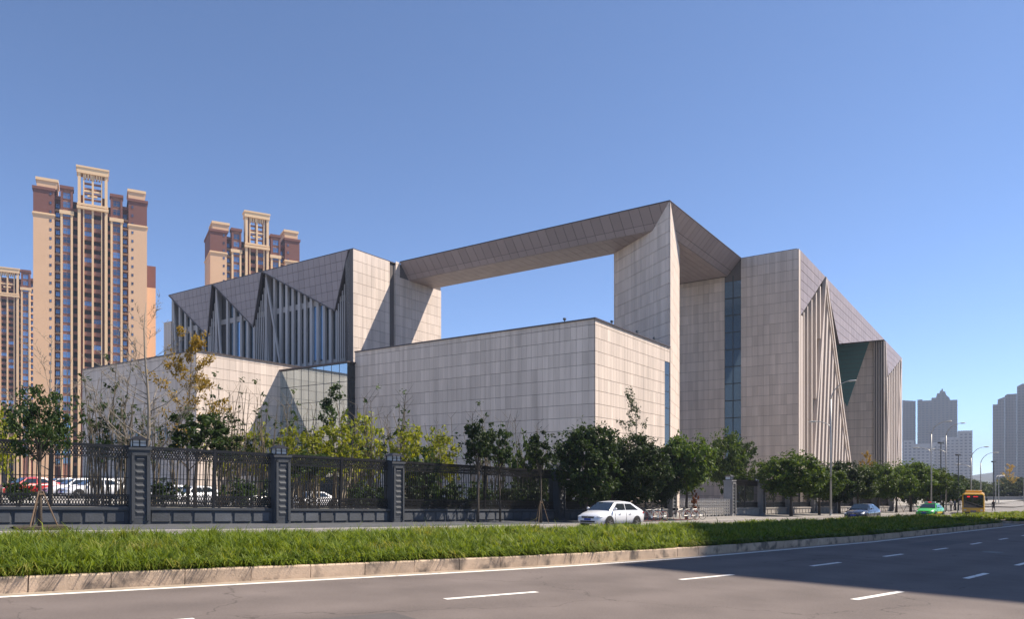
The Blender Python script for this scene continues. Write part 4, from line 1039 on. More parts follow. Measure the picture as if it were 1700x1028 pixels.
def round_tree_meshes(seed, H, rx, zc0, leafm, nclump=110, per=46, size=0.11, trunk_r=0.09, barkm='bark', hollow=0.45, lumps=7, limbs=7, multi=1):
    """unit tree of height H with crown radius rx starting at zc0"""
    global rng
    rng = np.random.default_rng(seed); random.seed(seed)
    cz = (H+zc0)/2; rz = (H-zc0)/2
    lob = [(rng.uniform(0, 2*np.pi), rng.uniform(-0.8, 0.9), rng.uniform(0.16, 0.34)) for _ in range(lumps)]
    C = []; Rr = []
    while len(C) < nclump:
        d = rng.normal(0, 1, 3); d /= np.linalg.norm(d); q = hollow+(1-hollow)*rng.random()**0.6
        az = math.atan2(d[1], d[0]); k = 0.80
        for (la, lz, amp) in lob:
            dd = math.cos(az-la)*math.sqrt(max(0, 1-d[2]**2))*math.sqrt(max(0, 1-lz**2))+d[2]*lz
            if dd > 0.72: k += amp*(dd-0.72)/0.28
        if rng.random() < 0.10: k *= 0.7
        C.append((d[0]*rx*q*k, d[1]*rx*q*k, cz+d[2]*rz*q*min(1.0, k))); Rr.append(rx*rng.uniform(0.10, 0.25))
    SC = []; SR = []
    for _ in range(int(nclump*0.5)):
        d = rng.normal(0, 1, 3); d /= np.linalg.norm(d); q = rng.uniform(0.78, 1.06)
        SC.append((d[0]*rx*q, d[1]*rx*q, cz+d[2]*rz*q)); SR.append(rx*rng.uniform(0.12, 0.22))
    C = np.array(C); v, f = leaf_quads(C, Rr, per, size); v2, f2 = leaf_quads(np.array(SC), SR, max(5, per//6), size)
    v = np.concatenate([v, v2]); f = np.concatenate([f, f2+f.max()+1])
    crown = fast_mesh('crown', v, f, leafm, 4)
    m = MB()
    for q in range(multi):
        ox, oy = (0, 0) if multi == 1 else (random.uniform(-0.25, 0.25), random.uniform(-0.25, 0.25))
        tx, ty = ox*2+random.uniform(-0.1, 0.1), oy*2+random.uniform(-0.1, 0.1); zt = zc0+(H-zc0)*0.35
        m.tube([(ox*0.4, oy*0.4, -0.25), (ox*0.6, oy*0.6, zt*0.35), (tx*0.8, ty*0.8, zt*0.7), (tx, ty, zt)], [trunk_r*1.35, trunk_r, trunk_r*0.85, trunk_r*0.55], 8)
        limb_tree(m, (tx*0.8, ty*0.8, zt*0.72), [C[i]*np.array([0.8, 0.8, 1]) for i in rng.choice(len(C), limbs, replace=False)], trunk_r*0.5, trunk_r*0.12)
    trunk = m.build('trunk', barkm, me_only=True, smooth=True)
    return trunk, crown
def plant(name, label, cat, meshes, x, y, scale, rot=None, group=None, dz=0.0, names=('trunk', 'crown')):
    t = thing(name, label, cat, (x, y, gz(x, y)+dz), random.uniform(0, 6.28) if rot is None else rot, group)
    t.scale = scale if isinstance(scale, tuple) else (scale, scale, scale)
    for nm, me in zip(names, meshes): link(nm, me, t)
    return t
DENSE = [round_tree_meshes(11+i, 5.0, 1.9, 0.9, 'leaf_dark', 210, 70, 0.105, 0.10, lumps=9) for i in range(3)]
LEAFY = round_tree_meshes(8, 5.0, 1.9, 2.3, 'leaf_dark', 72, 52, 0.095, 0.085, lumps=8, hollow=0.25, limbs=14)
LITT = [round_tree_meshes(31+i, 4.6, 1.9, 1.25, 'leaf_mid', 170, 60, 0.115, 0.09, lumps=8) for i in range(3)]
SPARSE = [round_tree_meshes(51+i, 4.6, 1.25, 2.2, 'leaf_dark', 46, 42, 0.10, 0.06, hollow=0.2, limbs=14) for i in range(2)]
YELL = [round_tree_meshes(61+i, 3.4, 1.1, 0.9, 'leaf_yellow', 80, 22, 0.09, 0.05, hollow=0.2, limbs=12, multi=3, barkm='bark_pale') for i in range(3)]
SHRUB = [round_tree_meshes(71+i, 1.9, 1.0, 0.1, 'leaf_dark', 60, 46, 0.085, 0.04, hollow=0.2, limbs=5, multi=3) for i in range(2)]
GSHRUB = [round_tree_meshes(81+i, 2.4, 1.3, 0.2, 'leaf_mid', 60, 46, 0.10, 0.04, hollow=0.2, limbs=6, multi=3) for i in range(2)]
FAR = [round_tree_meshes(91+i, 8.0, 4.2, 1.5, 'leaf_far', 150, 40, 0.28, 0.2, lumps=9) for i in range(2)]
FARB = round_tree_meshes(95, 8.0, 4.2, 0.2, 'leaf_far', 170, 44, 0.30, 0.2, lumps=9)
RUST = round_tree_meshes(99, 1.6, 0.5, 0.3, 'leaf_rust', 18, 30, 0.08, 0.03, hollow=0.1, limbs=6, multi=2)

def branch_mesh(seed, H, spread, nb, leafm=None, per=0, size=0.08, r0=0.09, barkm='bark_pale', up=0.6, z0=0.18, twigs=5, sub=3, leaf_from=0.3):
    """a leader with ascending branches and fine twigs, optionally leafed"""
    global rng
    rng = np.random.default_rng(seed); random.seed(seed)
    m = MB(); C = []
    lead = [Vector((0.12*math.sin(z*0.9+seed)*z/H, 0.12*math.cos(z*0.7+seed)*z/H, z)) for z in np.linspace(-0.25, H, 9)]
    m.tube(lead, list(np.linspace(r0, r0*0.10, 9)), 7)
    for k in range(nb):
        f = z0+(0.96-z0)*(k+random.random())/nb; z = f*H; a = random.uniform(0, 6.28)
        L = spread*(1.05-f)**0.8*random.uniform(0.7, 1.15)+0.12*H*0.3
        d = Vector((math.cos(a), math.sin(a), 0)); b0 = Vector((0, 0, z)); rr = max(0.006, r0*(1-f)*0.42)
        pts = [b0, b0+d*L*0.4+Vector((0, 0, L*up*0.3)), b0+d*L*0.75+Vector((0, 0, L*up*0.75)), b0+d*L+Vector((0, 0, L*up*1.2))]
        m.tube(pts, [rr, rr*0.7, rr*0.45, rr*0.2], 5)
        for q in range(twigs):
            g_ = random.uniform(0.25, 1.0); i = min(2, int(g_*3)); p = pts[i].lerp(pts[i+1], g_*3-i)
            dd = (d*random.uniform(0.2, 0.9)+Vector((random.uniform(-0.7, 0.7), random.uniform(-0.7, 0.7), random.uniform(0.2, 1.0)))).normalized()
            l2 = L*random.uniform(0.2, 0.45); e = p+dd*l2
            m.tube([p, p.lerp(e, 0.5)+Vector((0, 0, l2*0.05)), e], [rr*0.35+0.003, rr*0.22+0.002, 0.003], 4)
            if leafm and f > leaf_from*random.random()*2: C += [tuple(p.lerp(e, h)) for h in (0.3, 0.65, 1.0)]
            for _ in range(sub):
                h = random.random(); p2 = p.lerp(e, h); e2 = p2+(dd+Vector((random.uniform(-0.8, 0.8), random.uniform(-0.8, 0.8), random.uniform(0, 0.8)))).normalized()*l2*0.45
                m.tube([p2, e2], [0.005, 0.002], 3)
    tr = m.build('trunk', barkm, me_only=True, smooth=True)
    if not leafm: return (tr,)
    C = np.array(C); v, f = leaf_quads(C, [0.20]*len(C), per, size); return tr, fast_mesh('crown', v, f, leafm, 4)
def cane_mesh(seed, n, H, leafm='leaf_dark', dens=7, spread=0.6, leafy=0.55):
    global rng
    rng = np.random.default_rng(seed); random.seed(seed)
    m = MB(); C = []; Rr = []
    for k in range(n):
        x0, y0 = random.uniform(-spread, spread), random.uniform(-spread, spread); h = H*random.uniform(0.55, 1.0); lx, ly = random.uniform(-0.14, 0.14)*h, random.uniform(-0.14, 0.14)*h
        P = [Vector((x0+lx*f**2, y0+ly*f**2, -0.2+h*f)) for f in np.linspace(0, 1, 7)]
        m.tube(P, list(np.linspace(0.028, 0.008, 7)), 5)
        for _ in range(6):
            f = random.uniform(0.35, 0.98); b = Vector((x0+lx*f*f, y0+ly*f*f, h*f)); a = random.uniform(0, 6.28); l = random.uniform(0.15, 0.5)
            e = b+Vector((math.cos(a)*l, math.sin(a)*l, l*random.uniform(0.4, 1.3))); m.tube([b, e], [0.008, 0.003], 3)
            if random.random() < leafy: C.append(tuple(e)); Rr.append(random.uniform(0.10, 0.24))
    st = m.build('stems', 'cane', me_only=True)
    v, f = leaf_quads(np.array(C), Rr, dens, 0.085, droop=0.3); return st, fast_mesh('leaves', v, f, leafm, 4)
BARE = [branch_mesh(5, 8.0, 2.3, 30, r0=0.10, up=0.75, twigs=7, sub=4), branch_mesh(9, 6.0, 1.5, 18, r0=0.06, up=0.9, twigs=6, sub=3)]
GOLD = branch_mesh(15, 7.0, 1.9, 30, 'leaf_gold', 7, 0.075, r0=0.08, barkm='bark', up=0.7, twigs=6, sub=1)
WISP = branch_mesh(17, 6.0, 1.3, 16, 'leaf_dark', 3, 0.085, r0=0.07, barkm='bark_pale', up=1.3, z0=0.35, twigs=5, sub=3)
SLIM = branch_mesh(19, 5.0, 0.8, 18, 'leaf_dark', 5, 0.085, r0=0.04, barkm='bark', up=0.8, z0=0.3, twigs=4, sub=1)
CANE = [cane_mesh(41, 13, 5.0, leafy=0.5), cane_mesh(42, 15, 4.4, leafy=0.25), cane_mesh(43, 16, 4.2, 'leaf_mid', leafy=0.15, spread=0.9)]

def by_n(pxx, n, top, meshes, mh, mw, hw, name, label, cat='tree', group=None, names=('trunk', 'crown')):
    """stand a plant on street line n at photo column pxx; top = photo row of its top, hw = half width in photo pixels"""
    _, x, y = at_n(pxx, n); x, y = float(x), float(y); z = gz(x, y); h = pz(top, y)-z; sc = h/mh; sw = (hw/FPX*y)/mw if hw else sc
    return plant(name, label, cat, meshes, x, y, (sw, sw, sc), None, group, names=names)
def stakes(t_obj, r=0.75, h=1.7, num=3):
    x, y, z = t_obj.location
    st = thing('tree_stakes', 'wooden stakes propping '+t_obj['label'].split(' ', 1)[0]+' '+t_obj['label'].split(' ', 1)[1], 'stakes', (x, y, gz(x, y)), random.uniform(0, 2))
    for k in range(num):
        a = 2*math.pi*k/num; MB().tube([(r*math.cos(a), r*math.sin(a), -0.1), (0.07*math.cos(a), 0.07*math.sin(a), h)], 0.025, 6).build('stake', 'stake_wood', st)
    MB().tube([(0.1*math.cos(a), 0.1*math.sin(a), h-0.12) for a in np.linspace(0, 6.28, 9)], 0.02, 5).build('tie', 'stake_wood', st)
G1, G2, G3 = 'street trees along the sidewalk', 'plants inside the fence', 'canes and bamboo inside the fence'
t1 = by_n(68, 16.6, 640, LEAFY, 5.0, 1.9, 60, 'street_tree', 'leafy dark tree in an earth pit on the sidewalk', group=G1); stakes(t1, 0.6, 1.35)
x, y = t1.location.x, t1.location.y
tag(MB().box(-0.75, 0.75, -0.75, 0.75, 0, 0.14).box(-0.85, 0.85, -0.85, -0.75, 0, 0.10).box(-0.85, 0.85, 0.75, 0.85, 0, 0.10).build('tree_pit', 'soil'), 'square earth pit at the foot of the staked sidewalk tree', 'tree pit')
bpy.data.objects['tree_pit'].location = (x, y, gq(x, y)-0.03); bpy.data.objects['tree_pit'].rotation_euler = (0, 0, math.pi/2-hd(2))
t2 = by_n(898, 17, 712, SPARSE[0], 4.6, 1.25, 36, 'street_tree', 'slim open tree on three stakes before the gallery corner', group=G1); stakes(t2, 0.5, 1.3)
for (p, n, top, ms, hw, lab) in (
        (974, 17.3, 697, DENSE[1], 56, 'dense dark tree in front of the gallery corner'),
        (1056, 17.0, 722, DENSE[2], 54, 'dense dark tree behind the white hatchback'),
        (1014, 18.6, 728, DENSE[0], 46, 'low dark tree wedged between the two dense ones'),
        (1098, 18.2, 735, DENSE[1], 34, 'dark tree behind the parked bicycles'),
        (1140, 17.0, 718, LITT[0], 46, 'sunlit green tree over the bicycles by the gate'),
        (1314, 17.0, 750, LITT[1], 50, 'round green street tree with a bare curved trunk after the gate'),
        (1360, 17.2, 768, LITT[2], 38, 'forked green street tree next to the round one'),
        (1394, 18.4, 766, DENSE[2], 36, 'dark round tree by the tall lamp post'),
        (1424, 17.4, 772, LITT[0], 34, 'green street tree behind the navy sedan'),
        (1458, 18.2, 768, LITT[1], 34, 'green street tree between the sedan and the taxi'),
        (1488, 17.4, 774, LITT[2], 32, 'staked green street tree before the museum end'),
        (1512, 18.6, 764, LITT[0], 38, 'tall green tree at the end of the museum'),
        (1540, 17.4, 774, LITT[1], 34, 'green tree over the green taxi'),
        (1566, 18.2, 784, DENSE[0], 30, 'dark tree between the taxi and the bus'),
        (1586, 18.0, 794, DENSE[1], 24, 'last dark tree of the row near the bus')):
    tt = by_n(p, n, top, ms, 5.0 if ms in DENSE else 4.6, 1.9, hw, 'street_tree', lab, group=G1)
    if p in (1458, 1488, 1512, 1540): stakes(tt, 0.9, 1.8)
# plants inside the fence
for (p, n, top, ms, mh, mw, hw, nm, lab, cat) in (
        (6, 24, 672, YELL[0], 3.4, 1.1, 26, 'shrub', 'yellow-green shrub behind the leafy sidewalk tree', 'shrub'),
        (88, 26, 556, BARE[1], 6.0, 1.5, 0, 'bare_tree', 'thin leafless tree before the tallest apartment tower', 'tree'),
        (243, 23, 503, BARE[0], 8.0, 2.3, 0, 'bare_tree', 'tall pale leafless tree before the low hall', 'tree'),
        (310, 25, 553, GOLD, 7.0, 1.9, 66, 'golden_tree', 'golden leaved tree at the corner of the low hall', 'tree'),
        (322, 22.5, 672, SPARSE[1], 4.6, 1.25, 58, 'tree', 'dark bushy tree below the golden one', 'tree'),
        (365, 24, 700, SPARSE[0], 4.6, 1.25, 36, 'tree', 'dark thin tree beside the bushy one', 'tree'),
        (375, 30, 716, YELL[1], 3.4, 1.1, 30, 'shrub', 'yellow shrub behind the dark thin tree', 'shrub'),
        (428, 29, 700, YELL[2], 3.4, 1.1, 34, 'shrub', 'yellow-green shrub below the sunlit hall wall', 'shrub'),
        (482, 26, 704, YELL[0], 3.4, 1.1, 30, 'shrub', 'yellow-green shrub before the canopy', 'shrub'),
        (520, 24, 712, YELL[1], 3.4, 1.1, 32, 'shrub', 'yellow-green shrub before the glass lobby', 'shrub'),
        (565, 24, 688, YELL[2], 3.4, 1.1, 46, 'shrub', 'biggest bright yellow shrub at the lobby edge', 'shrub'),
        (608, 28, 682, YELL[0], 3.4, 1.1, 34, 'shrub', 'flat topped green-yellow shrub at the gallery wall', 'shrub'),
        (555, 27, 638, SLIM, 5.0, 0.8, 0, 'young_tree', 'slender dark young tree before the lobby glass', 'tree'),
        (672, 25, 700, YELL[1], 3.4, 1.1, 36, 'shrub', 'yellow shrub above the pillar at the gallery wall', 'shrub'),
        (734, 26, 706, YELL[2], 3.4, 1.1, 36, 'shrub', 'yellow-green shrub between dark young trees', 'shrub'),
        (702, 22.5, 738, SHRUB[0], 1.9, 1.0, 36, 'shrub', 'dark shrub beside the yellow one', 'shrub'),
        (515, 22, 745, SPARSE[1], 4.6, 1.25, 42, 'tree', 'dark small tree pressed against the fence', 'tree'),
        (792, 18.7, 692, SPARSE[0], 4.6, 1.25, 40, 'tree', 'dark open young tree in front of the fence before the gallery wall', 'tree'),
        (832, 18.9, 702, SPARSE[1], 4.6, 1.25, 34, 'tree', 'second dark young tree in front of the fence before the gallery wall', 'tree'),
        (878, 25, 730, GSHRUB[0], 2.4, 1.3, 36, 'shrub', 'green shrub behind the slim staked tree', 'shrub'),
        (1055, 24, 656, WISP, 6.0, 1.3, 34, 'wispy_tree', 'thin wispy tree before the sunlit gallery end wall', 'tree'),
        (1205, 26, 716, LITT[2], 4.6, 1.9, 36, 'tree', 'light green tree behind the folding gate', 'tree'),
        (1236, 28, 724, SPARSE[1], 4.6, 1.25, 24, 'tree', 'dark leaning tree behind the gate pillars', 'tree'),
        (1225, 23, 772, GSHRUB[1], 2.4, 1.3, 30, 'shrub', 'light green shrub behind the gate pillar', 'shrub'),
        (1258, 24, 768, GSHRUB[0], 2.4, 1.3, 24, 'shrub', 'green shrub behind the second pillar after the gate', 'shrub'),
        (1148, 21.5, 828, GSHRUB[1], 2.4, 1.3, 12, 'shrub', 'clipped green bush at the gate opening', 'shrub'),
        (1440, 24, 752, GOLD, 7.0, 1.9, 18, 'golden_tree', 'small yellowing tree above the street trees', 'tree')):
    by_n(p, n, top, ms, mh, mw, hw, nm, lab, cat, G2)
for (p, n, top, k, lab) in (
        (150, 27, 600, 0, 'leafy bamboo at the outer end of the low hall'), (178, 26, 590, 0, 'tallest leafy bamboo before the low hall'), (205, 27, 640, 0, 'shorter leafy bamboo next to the tallest one'),
        (225, 25, 650, 1, 'bamboo just beside the tall bare tree trunk'), (275, 27, 655, 1, 'bamboo between the bare tree and the golden tree'),
        (372, 28, 632, 1, 'brown canes beside the golden tree on the sunlit hall wall'), (405, 27, 640, 1, 'brown canes in the middle of the sunlit hall wall'), (445, 27, 645, 1, 'brown canes before the triangular shadow on the hall wall'),
        (500, 28, 660, 1, 'brown canes before the middle of the lobby glass'), (540, 28, 662, 2, 'brown canes beside the slender dark young tree'),
        (600, 27, 655, 1, 'bare brown canes before the gallery wall'), (632, 27, 648, 2, 'bare brown canes before the gallery wall'), (655, 26, 665, 1, 'bare brown canes before the gallery wall'),
        (700, 26, 690, 2, 'bare brown canes before the gallery wall'), (765, 27, 682, 2, 'bare brown canes before the gallery wall'), (815, 27, 680, 1, 'bare brown canes before the gallery wall'),
        (860, 26, 690, 2, 'bare brown canes before the gallery wall'), (905, 25, 705, 2, 'bare brown canes before the gallery wall'), (945, 24, 740, 2, 'bare brown canes before the gallery wall')):
    by_n(p, n, top, CANE[k], (5.0, 4.4, 4.2)[k], 1, 0, 'bamboo', lab, 'bamboo', G3, names=('stems', 'leaves'))
for (p, n) in ((30, 22.5), (270, 22), (400, 22.5), (455, 23), (600, 22.5), (640, 22), (690, 22), (745, 22.5), (790, 22), (850, 22), (880, 22.5), (950, 22.5), (1000, 23)):
    by_n(p, n, 792+(p > 500)*6, SHRUB[p % 2], 1.9, 1.0, 0, 'shrub', 'low dark shrub close behind the fence', 'shrub', 'low shrubs behind the fence')
by_n(1152, 16.6, 812, RUST, 1.6, 0.5, 8, 'shrub', 'rust coloured withered plant by the gate', 'shrub')
# trees beyond the crossing
for i, (p, Y, top, hw, lab) in enumerate(((1600, 165, 792, 22, 'round dark tree directly behind the bus'), (1625, 185, 798, 18, 'smaller dark tree behind the bus'),
        (1652, 215, 800, 16, 'dark tree below the hazy slab'), (1672, 225, 790, 20, 'grey-green tree below the hazy slab'), (1695, 220, 792, 22, 'grey-green tree at the far corner of the crossing'),
        (1640, 240, 806, 14, 'low tree at the far end of the road'), (1722, 225, 790, 22, 'grey-green tree farther along the crossing'))):
    x = px(p, Y); z = gz(x, Y); h = pz(top, Y)-z; s_ = h/8.0; w_ = hw/FPX*Y/4.2
    plant('tree', lab, 'tree', FAR[i % 2], x, Y, (w_, w_, s_), None, 'trees beyond the crossing')
x = px(1676, 205); plant('golden_tree', 'thin yellowing tree on the far side of the crossing', 'tree', GOLD, x, 205, (1.3, 1.3, (pz(772, 205)-gz(x, 205))/7.0))
# clipped hedge before the far wall and trees closing the side street
for i, (p, Y, top, hw, lab) in enumerate(((1512, 128, 772, 26, 'tall green tree inside the fence past the museum end'), (1548, 140, 778, 26, 'broad green tree inside the fence over the taxi'), (1580, 150, 786, 24, 'broad dark tree where the fence ends'),
        (1610, 172, 796, 24, 'dark tree over the roof of the bus'), (1638, 200, 803, 20, 'squat tree behind the far wall near the bus'), (1660, 200, 802, 20, 'squat tree behind the far wall beside the lamp pair'), (1684, 200, 800, 22, 'squat tree behind the far wall below the slab'), (1708, 200, 800, 22, 'squat tree behind the far wall at its open end'))):
    x = px(p, Y); z = gz(x, Y); h = pz(top, Y)-z; plant('tree', lab, 'tree', FARB, x, Y, (hw/FPX*Y/4.2, hw/FPX*Y/4.2, h/8.0), None, 'trees beyond the crossing')
# ------------------------------------------------------------------ street lamps
def street_lamp(pxx, n, h, label, lower=True, toward=1):
    s, x, y = at_n(pxx, n); x, y = float(x), float(y); a = math.pi/2-hd(float(s))     # local -y points to the carriageway
    t = thing('street_lamp', label, 'street lamp', (x, y, gq(x, y)), a, 'twin arm street lamps')
    MB().lathe([(0.20, 0), (0.20, 0.04), (0.13, 0.08), (0.12, 0.6)], 'z', 12).build('base', 'pole_grey', t)
    MB().tube([(0, 0, 0.3), (0, 0, h*0.5), (0, 0, h-1.6)], [0.105, 0.085, 0.065], 10).build('pole', 'pole_grey', t, smooth=True)
    def arm(sg, z0, L, rise):
        P = [(0, 0, z0)]+[(0, sg*L*(1-math.cos(f*math.pi/2))**0.9, z0+rise*math.sin(f*math.pi/2)) for f in np.linspace(0.12, 1, 8)]
        MB().tube(P, list(np.linspace(0.055, 0.03, len(P))), 7).build('arm', 'pole_grey', t, smooth=True)
        e = P[-1]; m = MB().ellip((0, e[1]+sg*0.32, e[2]+0.02), (0.15, 0.42, 0.085), 10, 6)
        m.build('lamp_head', 'lamp_head', t, smooth=True)
    arm(-1, h-1.7, 1.7, 1.7)
    if lower: arm(1, h*0.66, 1.5, 0.7)
    return t
street_lamp(1380, 15.5, 13.0, 'tall twin arm street lamp before the ribbed museum facade')
street_lamp(1546, 15.5, 11.9, 'twin arm street lamp before the gabled far tower')
street_lamp(1571, 15.5, 12.2, 'twin arm street lamp before the pale far block')
street_lamp(1612, 15.5, 9.6, 'twin arm street lamp near the bus')
street_lamp(1628, 15.5, 9.0, 'farther street lamp behind the bus', lower=False)
for (p, Y, top, lab) in ((1653, 160, 790, 'low street lamp on the far side of the crossing'), (1658, 162, 790, 'paired low street lamp on the far side of the crossing'), (1700, 165, 792, 'street lamp at the far corner')):
    x = px(p, Y); z = gz(x, Y); h = pz(top, Y)-z
    t = thing('street_lamp', lab, 'street lamp', (x, Y, z), 0.4, 'twin arm street lamps')
    MB().tube([(0, 0, 0), (0, 0, h-0.6)], [0.1, 0.06], 8).build('pole', 'pole_grey', t)
    P = [(0, 0, h-0.7), (0.2, 0, h-0.25), (0.7, 0, h-0.05), (1.5, 0, h)]; MB().tube(P, 0.04, 6).build('arm', 'pole_grey', t)
    MB().ellip((1.8, 0, h), (0.4, 0.15, 0.09)).build('lamp_head', 'lamp_head', t, smooth=True)
for (p, n, top, lab) in ((1562, 16.2, 737, 'dark pole with a flat camera box among the street lamps'), (1591, 16.2, 757, 'second dark camera pole among the street lamps'), (1650, 16.2, 768, 'dark traffic pole at the crossing')):
    s, x, y = at_n(p, n); x, y = float(x), float(y); z = gq(x, y); h = pz(top, y)-z
    t = thing('camera_pole', lab, 'pole', (x, y, z), 0.5, 'dark poles along the lane')
    MB().tube([(0, 0, 0), (0, 0, h)], [0.09, 0.06], 8).build('pole', 'pole_dark', t); MB().box(-0.45, 0.45, -0.2, 0.2, h, h+0.22).build('camera_box', 'pole_dark', t)

# ------------------------------------------------------------------ vehicles
def wheel_meshes(r, w):
    tyre = MB().lathe([(r*0.62, -w/2), (r*0.92, -w/2), (r, -w*0.32), (r, w*0.32), (r*0.92, w/2), (r*0.62, w/2)], 'y', 22).build('tyre', 'rubber', me_only=True, smooth=False)
    rm = MB().lathe([(0.04, -w/2-0.012), (r*0.14, -w/2-0.012), (r*0.16, -w/2+0.015), (r*0.60, -w/2+0.02), (r*0.64, -w/2-0.006), (r*0.64, w/2)], 'y', 20)
    for k in range(5):
        a = 2*math.pi*k/5; rm.bar((0, -w/2-0.004, 0), (math.cos(a)*r*0.6, -w/2-0.004, math.sin(a)*r*0.6), 0.05, 0.02, (0, 1, 0))
    return tyre, rm.build('rim', 'rim', me_only=True)
WH = wheel_meshes(0.32, 0.21); WHB = wheel_meshes(0.48, 0.28)
def loft(m, rings, mi=0, cap=True):
    n = len(rings[0]); o = len(m.v); vs = [p for r in rings for p in r]
    fs = [(i*n+j, (i+1)*n+j, (i+1)*n+(j+1) % n, i*n+(j+1) % n) for i in range(len(rings)-1) for j in range(n)]
    if cap: fs += [tuple(range(n)), tuple((len(rings)-1)*n+j for j in range(n-1, -1, -1))]
    return m.add(vs, fs, mi)
CARS = {
 'sedan': dict(L=4.6, W=1.78, H=1.45, st=[(-2.3,.62,.70,.40),(-2.22,.93,.80,.28),(-1.9,1.02,.86,.22),(-1.3,1.01,.89,.20),(-.4,.98,.89,.20),(.6,.97,.89,.20),(1.1,.94,.88,.20),(1.7,.84,.86,.21),(2.1,.72,.80,.24),(2.28,.58,.70,.30),(2.3,.5,.66,.34)],
     gh=(1.05,.35,-.95,-1.75,.80,.58)),
 'hatch': dict(L=4.35, W=1.78, H=1.52, st=[(-2.17,.70,.72,.42),(-2.12,1.02,.82,.30),(-1.8,1.08,.87,.22),(-1.0,1.06,.89,.20),(0,1.03,.89,.20),(.9,1.0,.89,.20),(1.25,.96,.88,.20),(1.7,.86,.85,.22),(2.0,.74,.79,.25),(2.14,.60,.70,.30),(2.17,.5,.64,.36)],
     gh=(1.2,.42,-1.0,-2.0,.80,.60)),
}
def car(kind, paint, label, x, y, rotz, dz=0.0, group=None, taxi=False, name='car', lean=0.0):
    c = CARS[kind]; t = thing(name, label, 'car', (x, y, gz(x, y)+dz), rotz, group)
    if lean: t.rotation_euler = (0, lean, rotz)
    rings = []
    for (xx, top, hw, lo) in c['st']:
        md = (top+lo)/2; half = [(0, top+0.03), (hw*0.72, top+0.012), (hw*0.93, top-0.05), (hw, md+0.08), (hw*0.985, md-0.06), (hw*0.95, lo+0.06), (hw*0.8, lo), (0, lo)]
        rings.append([(xx, yy, zz) for yy, zz in half]+[(xx, -yy, zz) for yy, zz in half[-2:0:-1]])
    body = loft(MB(), rings).build('body', paint, t, smooth=True)
    xf, rf, rr, xr, wb, wr = c['gh']; H = c['H']
    def belt(xq): return float(np.interp(xq, [s[0] for s in c['st']], [s[1] for s in c['st']]))-0.02
    zf, zr = belt(xf), belt(xr); zm = belt(0)
    xs = [xf, rf, (rf+rr)/2, rr, xr]; zt = [zf+0.01, H-0.06, H, H-0.05, zr+0.02]; wt = [wb*0.97, wr+0.02, wr+0.04, wr, wb*0.93]
    rings = []
    for xx, z1, w1 in zip(xs, zt, wt):
        zb_ = belt(xx)-0.03; wbb = wb+0.02
        rings.append([(xx, -wbb, zb_), (xx, -w1, z1), (xx, -w1*0.55, z1+0.035), (xx, w1*0.55, z1+0.035), (xx, w1, z1), (xx, wbb, zb_)])
    cab = loft(MB(), rings).build('cabin', paint, t)
    # glass
    def quad_panel(P, nm, mt='car_glass', th=0.015):
        P = [Vector(p) for p in P]; n_ = (P[1]-P[0]).cross(P[-1]-P[0]).normalized(); cc = sum(P, Vector())/len(P)
        if n_.dot(cc-Vector((-0.3, 0, 0.9))) < 0: n_ = -n_
        P = [p-n_*0.01 for p in P]
        return MB().prism(P, n_*(0.012+th)).build(nm, mt, t)
    def lerp(a, b, f): return a+(b-a)*f
    wsx = lambda f: lerp(xf, rf, f); wsz = lambda f: lerp(zf+0.03, H-0.05, f); wsw = lambda f: lerp(wb*0.92, wr*0.95, f)
    quad_panel([(wsx(.06), -wsw(.06), wsz(.06)), (wsx(.06), wsw(.06), wsz(.06)), (wsx(.92), wsw(.92), wsz(.92)), (wsx(.92), -wsw(.92), wsz(.92))], 'windscreen', th=0.035)
    rsx = lambda f: lerp(xr, rr, f); rsz = lambda f: lerp(zr+0.04, H-0.05, f); rsw = lambda f: lerp(wb*0.86, wr*0.9, f)
    quad_panel([(rsx(.1), -rsw(.1), rsz(.1)), (rsx(.1), rsw(.1), rsz(.1)), (rsx(.9), rsw(.9), rsz(.9)), (rsx(.9), -rsw(.9), rsz(.9))], 'rear_window', th=0.035)
    zlo_, zhi_ = zm+0.03, H-0.13; mid = (rf+rr)/2+0.02
    def sw(z): return lerp(wb+0.015, wr+0.035, (z-zm)/(H-zm))
    for sg in (-1, 1):
        for (x0b, x1b, x0t, x1t) in ((mid+0.04, xf-0.30, mid+0.04, rf+0.02), (lerp(xr, rr, 0.35)+0.15, mid-0.04, rr+0.12, mid-0.04)):
            quad_panel([(x0b, sg*sw(zlo_), zlo_), (x1b, sg*sw(zlo_), zlo_), (x1t, sg*sw(zhi_), zhi_), (x0t, sg*sw(zhi_), zhi_)], 'side_window')
        MB().ellip((xf-0.30, sg*(wb+0.16), zm+0.08), (0.07, 0.10, 0.07)).build('mirror', paint, t, smooth=True)
        for xq in (mid-0.35, mid+0.62): MB().box(xq-0.09, xq+0.09, sg*0.895-0.015, sg*0.895+0.015, 0.80, 0.83).build('door_handle', 'chrome', t)
        MB().box(mid-0.006, mid+0.006, sg*0.889-0.006, sg*0.889+0.006, 0.32, zm-0.06).box(mid+1.05, mid+1.062, sg*0.886-0.006, sg*0.886+0.006, 0.36, zm-0.1).build('door_gap', 'black_plastic', t)
        MB().box(-c['L']/2+1.25, c['L']/2-1.25, sg*0.862-0.03, sg*0.862+0.03, 0.19, 0.30).build('sill', 'black_plastic', t)
        fx, fw = c['st'][-3][0], c['st'][-3][2]
        MB().ellip((fx-0.06, sg*(fw-0.13), c['st'][-3][1]-0.10), (0.20, 0.17, 0.075), 12, 8).build('headlight', 'lamp_clear', t, smooth=True)
        MB().ellip((fx+0.08, sg*(fw-0.18), 0.40), (0.07, 0.09, 0.05)).build('fog_lamp', 'lamp_clear', t, smooth=True)
